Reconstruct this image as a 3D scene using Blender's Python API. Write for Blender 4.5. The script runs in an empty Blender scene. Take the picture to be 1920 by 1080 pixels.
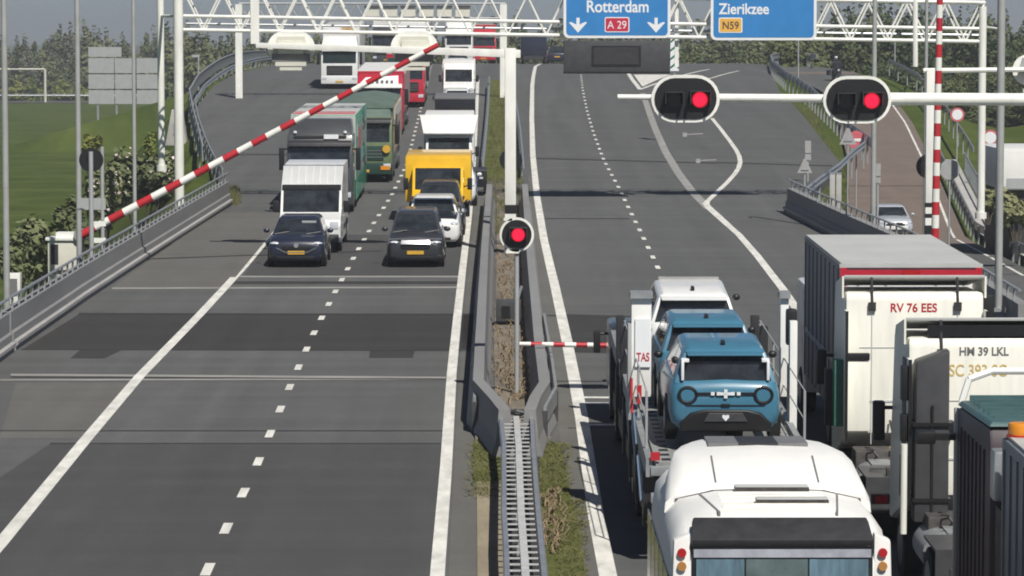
import bpy, bmesh, math, random
from mathutils import Vector, Matrix
R = math.radians
SC = bpy.context.scene
COL = SC.collection
# ------------------------------------------------------------------ camera, sky, sun, exposure
F_PX = 6500.0                      # focal length in pixels of a 1920 wide frame
HZ = 60.0                          # pixel row of the true horizon
VX = 925.0                         # pixel column of the +Y direction
CAMZ = 8.8
cd = bpy.data.cameras.new('traffic_camera')
cam = bpy.data.objects.new('traffic_camera', cd); COL.objects.link(cam)
cd.sensor_width = 36.0; cd.lens = F_PX / 1920 * 36.0
cd.clip_start = 0.5; cd.clip_end = 6000
PITCH = math.atan((540 - HZ) / F_PX); YAW = math.atan((960 - VX) / F_PX)
cam.location = (0, 0, CAMZ)
cam.rotation_euler = (math.pi/2 - PITCH, 0, -YAW)
SC.camera = cam
SUN_EL, SUN_AZ = R(51), R(21)      # sun behind the camera, to its right
w = bpy.data.worlds.new('World'); SC.world = w; w.use_nodes = True
nt = w.node_tree; nt.nodes.clear()
sky = nt.nodes.new('ShaderNodeTexSky'); sky.sky_type = 'NISHITA'; sky.sun_disc = False
sky.sun_elevation = SUN_EL; sky.sun_rotation = math.pi - SUN_AZ
sky.air_density = 0.5; sky.dust_density = 0.5; sky.ozone_density = 2.0
bg = nt.nodes.new('ShaderNodeBackground'); bg.inputs['Strength'].default_value = 0.05
wo = nt.nodes.new('ShaderNodeOutputWorld')
nt.links.new(sky.outputs[0], bg.inputs[0]); nt.links.new(bg.outputs[0], wo.inputs[0])
sd = bpy.data.lights.new('sun', 'SUN'); sd.energy = 4.3; sd.angle = R(0.5); sd.color = (1, .955, .88)
so = bpy.data.objects.new('sun', sd); COL.objects.link(so); so.rotation_euler = (math.pi/2 - SUN_EL, 0, SUN_AZ)
so.location = (20, -40, 60)
SC.view_settings.view_transform = 'Standard'; SC.view_settings.look = 'None'
SC.view_settings.exposure = 0.22; SC.view_settings.gamma = 1
SC.cycles.filter_width = 1.9
SC.cycles.max_bounces = 6; SC.cycles.transparent_max_bounces = 6
random.seed(7)

# ------------------------------------------------------------------ geometry of the place
_fw = Vector((math.sin(YAW)*math.cos(PITCH), math.cos(YAW)*math.cos(PITCH), -math.sin(PITCH)))
_rt = Vector((math.cos(YAW), -math.sin(YAW), 0)); _up = _rt.cross(_fw)
def ray(px, py):
    return _fw + _rt*((px-960)/F_PX) + _up*((540-py)/F_PX)
def at(px, py, Y):                 # point of the place seen at a pixel, Y metres ahead
    d = ray(px, py); t = Y/d.y
    return Vector((d.x*t, Y, CAMZ + d.z*t))
def ppm(Y): return F_PX/Y
_SL = [(-200, .0138), (100, .0138), (230, .0375), (268, .012), (320, -.004), (420, -.034), (560, -.02), (700, 0), (3000, 0)]
_ZT = []
def _slope(y):
    for (a, sa), (b, sb) in zip(_SL, _SL[1:]):
        if y <= b: return sa + (sb-sa)*(y-a)/(b-a)
    return 0
_z = 0.0
for i in range(0, 1001):
    _ZT.append(_z); _z += _slope(i+.5)
def zr(y):
    if y <= 0: return .0138*y
    i = int(y)
    if i >= 1000: return _ZT[1000]
    return _ZT[i] + (_ZT[i+1]-_ZT[i])*(y-i)
def G(px, py, off=0.0):            # where a pixel's ray meets the road surface (+off)
    d = ray(px, py); k = d.z/d.y; prev = 25.0; best = (1e9, 300)
    y = 25.0
    while y < 345:
        g = CAMZ + k*y - zr(y) - off
        if g < best[0]: best = (g, y)
        if g <= 0:
            lo, hi = prev, y
            for _ in range(30):
                m = (lo+hi)/2
                if CAMZ + k*m - zr(m) - off > 0: lo = m
                else: hi = m
            best = (0, hi); break
        prev = y; y += 1
    Y = best[1]
    return Vector((d.x*Y/d.y, Y, zr(Y)+off))
def interp(tab, v):
    if v <= tab[0][0]:
        (a, x), (b, y) = tab[0], tab[1]
        return x + (y-x)*(v-a)/(b-a)
    for (a, x), (b, y) in zip(tab, tab[1:]):
        if v <= b: return x + (y-x)*(v-a)/(b-a)
    return tab[-1][1]
def dense(pix, n=6):            # more points along the same straight pixel runs
    o = []
    for a, b in zip(pix, pix[1:]): o += [(a[0]+(b[0]-a[0])*k/n, a[1]+(b[1]-a[1])*k/n) for k in range(n)]
    return o + [pix[-1]]
def edge_table(pix):               # pixels along a road edge -> sorted (Y, X)
    return sorted([(p.y, p.x) for p in (G(*q) for q in pix)])

# ------------------------------------------------------------------ materials
_M = {}
def mat(name, col, rough=.5, metal=0.0, var=.12, scale=3.0, coat=0.0, bump=0.0, spec=.5, emit=None, es=0.0, stretch=None):
    if name in _M: return _M[name]
    m = bpy.data.materials.new(name); m.use_nodes = True; n = m.node_tree.nodes; l = m.node_tree.links
    b = n['Principled BSDF']
    b.inputs['Roughness'].default_value = rough; b.inputs['Metallic'].default_value = metal
    b.inputs['Coat Weight'].default_value = coat; b.inputs['Coat Roughness'].default_value = .06
    b.inputs['Specular IOR Level'].default_value = spec
    b.inputs['Base Color'].default_value = (*col, 1)
    if var > 0:
        tc = n.new('ShaderNodeTexCoord'); nz = n.new('ShaderNodeTexNoise')
        nz.inputs['Scale'].default_value = scale; nz.inputs['Detail'].default_value = 5; nz.inputs['Roughness'].default_value = .65
        src = tc.outputs['Object']
        if stretch:
            mp = n.new('ShaderNodeMapping'); mp.inputs['Scale'].default_value = stretch
            l.new(src, mp.inputs[0]); src = mp.outputs[0]
        l.new(src, nz.inputs['Vector'])
        r = n.new('ShaderNodeValToRGB')
        r.color_ramp.elements[0].position = .3; r.color_ramp.elements[1].position = .72
        r.color_ramp.elements[0].color = (*[c*(1-var) for c in col], 1)
        r.color_ramp.elements[1].color = (*[min(1, c*(1+var)) for c in col], 1)
        l.new(nz.outputs['Fac'], r.inputs[0]); l.new(r.outputs[0], b.inputs['Base Color'])
        if bump:
            bp = n.new('ShaderNodeBump'); bp.inputs['Strength'].default_value = bump; bp.inputs['Distance'].default_value = .02
            l.new(nz.outputs['Fac'], bp.inputs['Height']); l.new(bp.outputs[0], b.inputs['Normal'])
    if emit:
        b.inputs['Emission Color'].default_value = (*emit, 1); b.inputs['Emission Strength'].default_value = es
    _M[name] = m; return m
def paint(name, col, rough=.3, dirt=.1): return mat(name, col, rough=rough, var=dirt, scale=2.2, coat=.5)
def asphalt(name, base, tint, streak=.25, k=1.0):
    m = bpy.data.materials.new(name); m.use_nodes = True; n = m.node_tree.nodes; l = m.node_tree.links
    b = n['Principled BSDF']; b.inputs['Roughness'].default_value = .85; b.inputs['Specular IOR Level'].default_value = .25
    tc = n.new('ShaderNodeTexCoord')
    def noise(scale, sc3, det=6):
        mp = n.new('ShaderNodeMapping'); mp.inputs['Scale'].default_value = sc3
        l.new(tc.outputs['Object'], mp.inputs[0])
        z = n.new('ShaderNodeTexNoise'); z.inputs['Scale'].default_value = scale; z.inputs['Detail'].default_value = det
        z.inputs['Roughness'].default_value = .6
        l.new(mp.outputs[0], z.inputs['Vector']); return z.outputs['Fac']
    wear = noise(1.0, (.9, .012, 1), 3)        # long wheel tracks
    blot = noise(.35, (1, .35, 1), 5)          # broad patches
    cross = noise(1.0, (.05, .8, 1), 4)        # laying seams across
    grain = noise(14, (1, 1, 1), 4)
    mott = noise(1.6, (1, .22, 1), 6)          # stains and mottling
    def mix(a, bb, f, amt):
        x = n.new('ShaderNodeMix'); x.data_type = 'RGBA'; x.blend_type = 'MIX'
        rr = n.new('ShaderNodeMapRange'); rr.inputs['From Min'].default_value = .36; rr.inputs['From Max'].default_value = .66
        rr.inputs['To Max'].default_value = amt
        l.new(f, rr.inputs['Value']); l.new(rr.outputs[0], x.inputs['Factor'])
        if hasattr(a, 'node'): l.new(a, x.inputs['A'])
        else: x.inputs['A'].default_value = (*a, 1)
        x.inputs['B'].default_value = (*bb, 1)
        return x.outputs['Result']
    c = mix(base, [v*(1-streak) for v in base], wear, 1)
    c = mix(c, tint, blot, .55)
    c = mix(c, [v*1.3 for v in base], cross, .45)
    c = mix(c, [v*.80 for v in base], mott, .55)
    c = mix(c, [v*.62 for v in base], grain, .30)
    l.new(c, b.inputs['Base Color'])
    bp = n.new('ShaderNodeBump'); bp.inputs['Strength'].default_value = .25; bp.inputs['Distance'].default_value = .01
    l.new(grain, bp.inputs['Height']); l.new(bp.outputs[0], b.inputs['Normal'])
    _M[name] = m; return m
def leafmat(name, c0, c1, c2):
    m = bpy.data.materials.new(name); m.use_nodes = True; n = m.node_tree.nodes; l = m.node_tree.links
    b = n['Principled BSDF']; b.inputs['Roughness'].default_value = .7; b.inputs['Specular IOR Level'].default_value = .2
    oi = n.new('ShaderNodeObjectInfo'); g = n.new('ShaderNodeNewGeometry')
    nz = n.new('ShaderNodeTexNoise'); nz.inputs['Scale'].default_value = .45; nz.inputs['Detail'].default_value = 4
    l.new(g.outputs['Position'], nz.inputs['Vector'])
    ad = n.new('ShaderNodeMath'); ad.operation = 'MULTIPLY_ADD'; ad.inputs[1].default_value = .55
    mm = n.new('ShaderNodeMath'); mm.operation = 'MULTIPLY'; mm.inputs[1].default_value = .75
    l.new(nz.outputs['Fac'], mm.inputs[0]); l.new(oi.outputs['Random'], ad.inputs[0]); l.new(mm.outputs[0], ad.inputs[2])
    r = n.new('ShaderNodeValToRGB'); e = r.color_ramp.elements
    e[0].position = .2; e[0].color = (*c0, 1); e[1].position = .95; e[1].color = (*c2, 1)
    x = e.new(.55); x.color = (*c1, 1)
    l.new(ad.outputs[0], r.inputs[0]); l.new(r.outputs[0], b.inputs['Base Color'])
    try: b.inputs['Subsurface Weight'].default_value = 0
    except Exception: pass
    _M[name] = m; return m

# ------------------------------------------------------------------ mesh collecting
class MB:
    def __init__(s): s.v = []; s.f = []
    def add(s, vs, fs):
        o = len(s.v); s.v += [Vector(p) for p in vs]; s.f += [[i+o for i in f] for f in fs]; return s
    def hexa(s, p): return s.add(p, [(0,3,2,1), (4,5,6,7), (0,1,5,4), (1,2,6,5), (2,3,7,6), (3,0,4,7)])
    def box(s, x0, x1, y0, y1, z0, z1):
        return s.hexa([(x0,y0,z0), (x1,y0,z0), (x1,y1,z0), (x0,y1,z0), (x0,y0,z1), (x1,y0,z1), (x1,y1,z1), (x0,y1,z1)])
    def loft(s, secs, cap=True, closed=True):
        n = len(secs[0]); vs = [p for q in secs for p in q]; fs = []
        for i in range(len(secs)-1):
            for j in range(n if closed else n-1):
                k = (j+1) % n; fs.append((i*n+j, i*n+k, (i+1)*n+k, (i+1)*n+j))
        if cap: fs.append(tuple(range(n))[::-1]); fs.append(tuple((len(secs)-1)*n+j for j in range(n)))
        return s.add(vs, fs)
    def prism_x(s, prof, x0, x1): return s.loft([[(x0, y, z) for y, z in prof], [(x1, y, z) for y, z in prof]])
    def prism_y(s, prof, y0, y1): return s.loft([[(x, y0, z) for x, z in prof], [(x, y1, z) for x, z in prof]])
    def prism_z(s, prof, z0, z1): return s.loft([[(x, y, z0) for x, y in prof], [(x, y, z1) for x, y in prof]])
    def cyl(s, p0, p1, r0, r1=None, n=14, cap=True):
        p0 = Vector(p0); p1 = Vector(p1); r1 = r0 if r1 is None else r1
        d = (p1-p0).normalized(); a = d.orthogonal().normalized(); b = d.cross(a)
        return s.loft([[p + (a*math.cos(t) + b*math.sin(t))*r for t in (2*math.pi*k/n for k in range(n))] for p, r in ((p0, r0), (p1, r1))], cap)
    def tube(s, pts, r, n=8):
        pts = [Vector(p) for p in pts]
        for a, b in zip(pts, pts[1:]): s.cyl(a, b, r, n=n)
        return s
    def ell(s, c, rx, ry, rz, n=12, m=8):
        c = Vector(c); secs = []
        for i in range(1, m):
            t = math.pi*i/m
            secs.append([c + Vector((rx*math.sin(t)*math.cos(u), ry*math.sin(t)*math.sin(u), rz*math.cos(t))) for u in (2*math.pi*k/n for k in range(n))])
        o = len(s.v); s.loft(secs, cap=False); s.v += [c+Vector((0,0,rz)), c-Vector((0,0,rz))]
        k = o + n*(m-1)
        for j in range(n):
            s.f.append([k, o+j, o+(j+1) % n]); s.f.append([k+1, o+n*(m-2)+(j+1) % n, o+n*(m-2)+j])
        return s
    def sweep(s, path, prof, cap=True):    # prof = (sideways, up) pairs, path in 3-D
        P = [Vector(p) for p in path]; secs = []
        for i, p in enumerate(P):
            d = (P[min(i+1, len(P)-1)] - P[max(i-1, 0)]); d.z = 0; d.normalize(); nrm = Vector((d.y, -d.x, 0))
            secs.append([p + nrm*a + Vector((0, 0, u)) for a, u in prof])
        return s.loft(secs, cap)
    def ribbon(s, A, B):
        n = len(A); return s.add(list(A)+list(B), [(i, i+1, n+i+1, n+i) for i in range(n-1)])
    def quad(s, a, b, c, d): return s.add([a, b, c, d], [(0, 1, 2, 3)])
    def panel(s, q, u0, u1, v0, v1, off):  # inset slab lying on face q (a b c d: bottom-left, bottom-right, top-right, top-left seen from outside)
        a, b, c, d = [Vector(p) for p in q]; nrm = (b-a).cross(d-a).normalized()
        f = lambda u, v: (a*(1-u)+b*u)*(1-v) + (d*(1-u)+c*u)*v
        P = [f(u0, v0), f(u1, v0), f(u1, v1), f(u0, v1)]
        return s.hexa([p - nrm*.01 for p in P] + [p + nrm*off for p in P])
    def mesh(s, name, bevel=0, seg=2, smooth=True, ang=38):
        me = bpy.data.meshes.new(name); bm = bmesh.new(); vs = [bm.verts.new(p) for p in s.v]
        for f in s.f:
            try: bm.faces.new([vs[i] for i in f])
            except ValueError: pass
        bmesh.ops.recalc_face_normals(bm, faces=bm.faces)
        if bevel:
            ed = [e for e in bm.edges if len(e.link_faces) == 2 and e.calc_face_angle(0) > R(28)]
            bmesh.ops.bevel(bm, geom=ed, offset=bevel, segments=seg, affect='EDGES', profile=.6, clamp_overlap=True)
        bm.to_mesh(me); bm.free()
        if smooth:
            for p in me.polygons: p.use_smooth = True
            me.set_sharp_from_angle(angle=R(ang))
        return me
    def build(s, name, m, parent=None, bevel=0, seg=2, smooth=True, ang=38, label=None):
        me = s.mesh(name, bevel, seg, smooth, ang)
        me.materials.append(m if not isinstance(m, str) else _M[m])
        o = bpy.data.objects.new(name, me); COL.objects.link(o)
        if parent is not None: o.parent = parent
        if label: o['label'] = label
        return o
def tag(o, label=None, cat=None, group=None, kind=None):
    if label: o['label'] = label
    if cat: o['category'] = cat
    if group: o['group'] = group
    if kind: o['kind'] = kind
    return o
def thing(name, label, cat, loc=(0,0,0), rot=(0,0,0), group=None):
    o = bpy.data.objects.new(name, None); COL.objects.link(o); o.empty_display_size = .3
    o.location = loc; o.rotation_euler = rot
    return tag(o, label, cat, group)
def struct(name, mb, m, **k):
    o = mb.build(name, m, **k); o['kind'] = 'structure'; return o
def children(o): return [c for c in bpy.data.objects if c.parent == o]
def dup(o, parent=None, label=None, loc=None, rot=None, scale=None):
    c = o.copy(); COL.objects.link(c)
    if parent is not None: c.parent = parent
    for ch in children(o): dup(ch, c)
    if label: c['label'] = label
    if loc is not None: c.location = loc
    if rot is not None: c.rotation_euler = rot
    if scale is not None: c.scale = scale
    return c
def text(s, size, m, parent, loc, facing=(0,0), name='lettering', sx=1.0, align='CENTER', ext=.002, bold=0):
    cu = bpy.data.curves.new(name, 'FONT'); cu.body = s; cu.size = size; cu.align_x = align; cu.extrude = ext; cu.offset = bold
    o = bpy.data.objects.new(name, cu); COL.objects.link(o)
    bpy.context.view_layer.update()
    me = bpy.data.meshes.new_from_object(o.evaluated_get(bpy.context.evaluated_depsgraph_get()))
    bpy.data.objects.remove(o)
    for v in me.vertices:
        x, y, z = v.co; v.co = (x*sx, -z, y)
    me.materials.clear(); me.materials.append(_M[m] if isinstance(m, str) else m)
    for p in me.polygons: p.material_index = 0
    t = bpy.data.objects.new(name, me); COL.objects.link(t); t.parent = parent
    t.location = loc; t.rotation_euler = (facing[1], 0, facing[0])
    return t
# ------------------------------------------------------------------ materials of the setting
asphalt('asphalt', (.117, .119, .118), (.093, .096, .096), .36)
asphalt('asphalt_dark', (.050, .048, .047), (.040, .039, .039), .2)
asphalt('asphalt_new', (.079, .079, .079), (.062, .064, .065), .26)
asphalt('asphalt_brown', (.19, .150, .128), (.165, .135, .118), .12)
asphalt('asphalt_tan', (.138, .135, .124), (.112, .111, .104), .2)
mat('marking', (.70, .69, .64), .6, var=.24, scale=3.5, stretch=(1, .3, 1))
mat('marking_worn', (.30, .295, .28), .7, var=.3, scale=2.0)
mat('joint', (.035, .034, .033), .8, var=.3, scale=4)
mat('joint_pale', (.27, .265, .25), .8, var=.35, scale=1.2, stretch=(.6, 4, 1))
mat('concrete', (.34, .335, .33), .85, var=.16, scale=1.1, bump=.2, stretch=(1, .25, 1.5))
mat('concrete_grey', (.215, .216, .217), .8, var=.14, scale=.8, stretch=(1, .2, 1.5))
mat('concrete_pale', (.43, .42, .40), .85, var=.15, scale=1.3)
mat('galv', (.44, .46, .48), .42, metal=.65, var=.15, scale=3)
mat('galv_dull', (.32, .335, .345), .55, metal=.4, var=.2, scale=4)
mat('galv_pale', (.50, .51, .51), .6, metal=.15, var=.2, scale=5)
mat('white_steel', (.80, .80, .75), .45, var=.12, scale=2.5, stretch=(1, 1, .3))
mat('cream', (.62, .61, .53), .5, var=.08, scale=2)
mat('pole_grey', (.40, .41, .40), .5, metal=.2, var=.12, scale=2)
mat('black', (.012, .012, .013), .45, var=.2)
mat('dark', (.03, .03, .033), .55, var=.3, scale=6)
mat('dark_grey', (.055, .056, .06), .5, var=.2, scale=4)
mat('grime', (.06, .055, .052), .7, var=.5, scale=7, bump=.3)
mat('mid_grey', (.17, .17, .175), .5, var=.15)
mat('rubber', (.016, .016, .017), .8, var=.25, scale=8)
mat('steel', (.5, .5, .5), .3, metal=.9, var=.1)
mat('boom_red', (.46, .02, .03), .45, var=.12, scale=2)
mat('lamp_red', (.6, .01, .04), .3, var=0, emit=(1, .012, .055), es=1.15)
mat('lamp_red_rim', (.5, .01, .03), .3, var=0, emit=(1, .01, .05), es=.42)
mat('lamp_off', (.03, .025, .028), .25, var=0)
mat('sand', (.26, .22, .155), .95, var=.25, scale=2.5, bump=.3, stretch=(1, .25, 1))
mat('soil', (.17, .145, .115), .95, var=.45, scale=4.0, bump=.4, stretch=(1, .22, 1))
mat('sign_blue', (.032, .21, .52), .45, var=.08, scale=1.2)
mat('sign_white', (.78, .80, .82), .45, var=.03)
mat('sign_red', (.52, .02, .06), .45, var=.05)
mat('sign_orange', (.78, .42, .07), .45, var=.06)
mat('sign_back', (.40, .415, .42), .55, metal=.2, var=.10, scale=1.5)
def grassmat(name, a, b, c, sc=.08):
    m = bpy.data.materials.new(name); m.use_nodes = True; n = m.node_tree.nodes; l = m.node_tree.links
    p = n['Principled BSDF']; p.inputs['Roughness'].default_value = .95; p.inputs['Specular IOR Level'].default_value = .1
    tc = n.new('ShaderNodeTexCoord'); z = n.new('ShaderNodeTexNoise'); z.inputs['Scale'].default_value = sc; z.inputs['Detail'].default_value = 9
    z.inputs['Roughness'].default_value = .68
    l.new(tc.outputs['Object'], z.inputs['Vector'])
    r = n.new('ShaderNodeValToRGB'); e = r.color_ramp.elements
    e[0].position = .32; e[0].color = (*a, 1); e[1].position = .68; e[1].color = (*c, 1); x = e.new(.5); x.color = (*b, 1)
    l.new(z.outputs['Fac'], r.inputs[0]); l.new(r.outputs[0], p.inputs['Base Color'])
    bp = n.new('ShaderNodeBump'); bp.inputs['Strength'].default_value = .6; bp.inputs['Distance'].default_value = .3
    l.new(z.outputs['Fac'], bp.inputs['Height']); l.new(bp.outputs[0], p.inputs['Normal'])
    _M[name] = m; return m
grassmat('meadow', (.038, .058, .009), (.062, .088, .015), (.094, .118, .026), .16)
grassmat('verge', (.06, .075, .022), (.10, .115, .032), (.165, .155, .07), .9)

# ------------------------------------------------------------------ road edges (from the photograph's road lines)
LEFT = edge_table(dense([(-130, 772), (0, 679), (35, 653), (136, 582), (161, 564), (300, 472), (435, 384)], 5) + [ (418, 350), (398, 310), (378, 260), (366, 205), (396, 165), (450, 135), (520, 116), (560, 111)])
RIGHT = edge_table([(1900, 640), (1700, 512), (1560, 440), (1468, 392), (1560, 318), (1578, 308), (1548, 270), (1505, 215), (1462, 172), (1446, 140), (1440, 122)])
def xl(Y): return interp(LEFT, Y) if Y > LEFT[0][0] else LEFT[0][1]
def xr(Y): return interp(RIGHT, Y) if Y > RIGHT[0][0] else RIGHT[0][1]
# the parallel road below on the right: (pixel column, pixel row of its middle, distance, half width)
BR = []
for px, py, Y, hw in ((1806, 520, 132, 3.0), (1752, 482, 150, 3.0), (1694, 446, 167, 3.0), (1684, 370, 190, 2.7), (1668, 300, 215, 2.6), (1642, 230, 245, 2.6), (1606, 172, 272, 2.6), (1535, 136, 296, 3.2), (1470, 126, 310, 3.5)):
    p = at(px, py, Y); BR.append((Y, p.x, p.z, hw))
BR = [(60, BR[0][1]-.2, BR[0][2]-.4, 3.0), (100, BR[0][1]-.1, BR[0][2]-.1, 3.0)] + BR
def br(Y):
    for a, b in zip(BR, BR[1:]):
        if Y <= b[0]:
            t = max(0, (Y-a[0])/(b[0]-a[0])); return [a[i]+(b[i]-a[i])*t for i in (1, 2, 3)]
    return list(BR[-1][1:])
def sstep(t): t = max(0, min(1, t)); return t*t*(3-2*t)
def land(X, Y):
    L = -3.2 + .35*math.sin(X*.045+1)*math.sin(Y*.03)
    Rr = -1.9 + 1.9*sstep((Y-170)/120)
    # higher wooded ground right of the parallel road
    t = sstep((X+20)/40); g = L + (Rr-L)*t
    if X > 18 and 150 < Y < 420: g += 2.2*sstep((X-30)/14)*sstep((Y-150)/70)
    if Y > 420: g += (-3.2-g)*sstep((Y-420)/60)
    return g
def ground_h(X, Y):
    g = land(X, Y)
    if Y < 345:
        a, b = xl(max(Y, 40)), xr(max(Y, 40)); d = max(a-X, X-b)
        if Y < 126: top = zr(Y) - 3.0 - .6*max(0, d)          # the bridge itself stands clear of the land
        elif d > 0: top = zr(Y) - .05 - (.33 if X > b else 1.0)*max(0, d-.8) - (.5*sstep((X-b)/2.5) if X > b else 0)
        else: top = zr(Y) - .5 - (.4 if d < -4 else 0)
        if d < 0 or top > g: g = top if d > -8 or Y >= 126 else min(g, top)
        if d < 0: g = min(g, zr(Y)-.45)
    else:
        g = max(g, zr(Y)-.4 - .3*max(0, abs(X)-22))
    if 60 < Y < 312:
        bx, bz, hw = br(Y); e = abs(X-bx)
        if e < hw+9:
            k = sstep((hw+9-e)/7.5); g = g*(1-k) + (bz-.30)*k
    return g
def steps(*seg):
    o = []
    for a, b, s in seg:
        k = a
        while k < b-1e-6: o.append(k); k += s
    o.append(seg[-1][1]); return o
gx = steps((-900, -300, 100), (-300, -80, 20), (-80, -20, 3), (-20, 46, 1.3), (46, 90, 4), (90, 300, 21), (300, 900, 100))
gy = steps((-60, 80, 20), (80, 350, 2.5), (350, 460, 8), (460, 760, 25), (760, 1000, 60), (1000, 1001, 1))
ter = MB(); nx = len(gx)
for y in gy:
    for x in gx: ter.v.append(Vector((x, y, ground_h(x, y))))
for j in range(len(gy)-1):
    for i in range(nx-1): ter.f.append([j*nx+i, j*nx+i+1, (j+1)*nx+i+1, (j+1)*nx+i])
struct('ground', ter, 'meadow')
far = MB().quad((-2500, 1001, -3.3), (2500, 1001, -3.3), (2500, 3200, -3.3), (-2500, 3200, -3.3))
struct('far_ground', far, 'meadow', smooth=False)
# ------------------------------------------------------------------ carriageway sheet
rows = steps((18, 120, 3), (120, 345, 1.5), (345, 560, 6))
rd = MB(); nX = 13; base = []
for y in rows:
    a, b = (xl(y), xr(y)) if y < 340 else (xl(340)+.0, xr(340))
    for k in range(nX):
        rd.v.append(Vector((a+(b-a)*k/(nX-1), y, zr(y))))
for j in range(len(rows)-1):
    for i in range(nX-1): rd.f.append([j*nX+i, j*nX+i+1, (j+1)*nX+i+1, (j+1)*nX+i])
    for i in (0, nX-1):                     # skirt of the deck
        o = len(rd.v); p, q = rd.v[j*nX+i].copy(), rd.v[(j+1)*nX+i].copy()
        rd.v += [p-Vector((0,0,.6)), q-Vector((0,0,.6))]; rd.f.append([j*nX+i, (j+1)*nX+i, o+1, o])
struct('road', rd, 'asphalt')
ys = steps((60, 312, 4)); A = []; B = []
for y in ys:
    bx, bz, hw = br(y); A.append((bx-hw, y, bz)); B.append((bx+hw, y, bz))
struct('parallel_road', MB().ribbon(A, B), 'asphalt_brown')
# near part of the parallel road is grey asphalt
A2 = [(p[0]-.0, p[1], p[2]+.005) for p in A if p[1] < 158]; B2 = [(p[0], p[1], p[2]+.005) for p in B if p[1] < 158]
struct('parallel_road_grey_asphalt', MB().ribbon(A2, B2), 'asphalt')
# ------------------------------------------------------------------ flat sheets lying on the road
def sheet(name, A, B, lift, m, sub=4.0):   # between two pixel polylines
    def dens(P):
        P = [G(*q) for q in P]; o = [P[0]]
        for a, b in zip(P, P[1:]):
            n = max(1, int((b-a).length/sub))
            for k in range(1, n+1):
                p = a.lerp(b, k/n); o.append(Vector((p.x, p.y, zr(p.y))))
        return o
    a, b = dens(A), dens(B)
    if len(a) != len(b):
        def res(P, n):
            L = [0]
            for u, v in zip(P, P[1:]): L.append(L[-1]+(v-u).length)
            o = []
            for k in range(n):
                t = L[-1]*k/(n-1); i = 0
                while i < len(P)-2 and L[i+1] < t: i += 1
                o.append(P[i].lerp(P[i+1], (t-L[i])/max(1e-6, L[i+1]-L[i])))
            return o
        n = max(len(a), len(b)); a, b = res(a, n), res(b, n)
    up = lambda P: [Vector((p.x, p.y, zr(p.y)+lift)) for p in P]
    return struct(name, MB().ribbon(up(a), up(b)), m, smooth=False)
def stripe(name, pix, wid, lift=.012, m='marking', sub=3.0):
    P = [G(*q) for q in pix]; o = [P[0]]
    for a, b in zip(P, P[1:]):
        n = max(1, int((b-a).length/sub))
        for k in range(1, n+1): o.append(a.lerp(b, k/n))
    A, B = [], []
    for i, p in enumerate(o):
        d = o[min(i+1, len(o)-1)]-o[max(i-1, 0)]; d.z = 0; d.normalize(); nrm = Vector((d.y, -d.x, 0))*wid/2
        A.append(Vector((p.x-nrm.x, p.y-nrm.y, zr(p.y-nrm.y)+lift))); B.append(Vector((p.x+nrm.x, p.y+nrm.y, zr(p.y+nrm.y)+lift)))
    return struct(name, MB().ribbon(A, B), m, smooth=False)
# darker resurfaced fields
sheet('asphalt_patch', [(42, 655), (894, 655)], [(150, 588), (897, 588)], .004, 'asphalt_dark')
sheet('asphalt_patch', [(1034, 660), (1240, 664)], [(1024, 588), (1300, 596)], .004, 'asphalt_dark')
sheet('asphalt_patch', [(132, 672), (196, 672)], [(150, 656.5), (228, 656.5)], .005, 'asphalt_dark')
sheet('asphalt_patch', [(692, 671), (774, 671)], [(694, 656.5), (778, 656.5)], .005, 'asphalt_dark')
sheet('asphalt_patch', [(-420, 1180), (806, 1180)], [(94, 832), (832, 832)], .004, 'asphalt_new')
sheet('asphalt_patch', [(455, 520), (868, 520)], [(505, 440), (880, 440)], .004, 'asphalt_new')
# brownish worn hard shoulder strip along the median and by the parapet
sheet('shoulder_strip', [(836, 1180), (856, 780), (868, 600), (884, 450), (893, 350)], [(905, 1180), (893, 820), (900, 620), (910, 450), (914, 350)], .004, 'asphalt_tan')
sheet('shoulder_strip', [(1108, 1180), (1020, 640), (1002, 450), (990, 330)], [(1150, 1180), (1066, 690), (1018, 450), (1000, 330)], .0045, 'asphalt_tan')
sheet('shoulder_strip', [(0, 822), (160, 822)], [(30, 718), (250, 718)], .003, 'asphalt_tan')
sheet('shoulder_strip', [(210, 540), (425, 540)], [(400, 400), (540, 400)], .003, 'asphalt_tan')
# transverse joints
def across(py, x0, x1, th, m='joint', dy=0, lift=.008): sheet('road_joint', [(x0, py+th/2), (x1, py+dy+th/2)], [(x0, py-th/2), (x1, py+dy-th/2)], lift, m)
across(703, 20, 836, 4, 'joint_pale', 6); across(713, 0, 836, 3, 'joint_pale', -2); across(707.5, 20, 836, 1.6, 'joint', 4)
across(519, 450, 868, 3, 'joint_pale'); across(530, 425, 868, 5, 'asphalt_dark', 0, .006); across(541, 210, 868, 3, 'joint_pale', -2)
across(588, 148, 897, 2.2, 'joint', 2, .009); across(655, 40, 894, 2.2, 'joint', 2, .009); across(808, 0, 834, 1.5, 'joint')
across(832, 94, 834, 2.0, 'joint')
across(297, 1005, 1345, 2.0, 'joint', 9); across(305, 1345, 1560, 1.8, 'joint', 6); across(592, 1026, 1200, 2.5, 'joint', 4, .009)
across(290, 420, 540, 2.0); across(363, 425, 530, 1.6); across(410, 1015, 1180, 1.4, 'joint'); across(722, 1048, 1080, 1.6, 'joint'); across(803, 1065, 1160, 1.6, 'joint')
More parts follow.
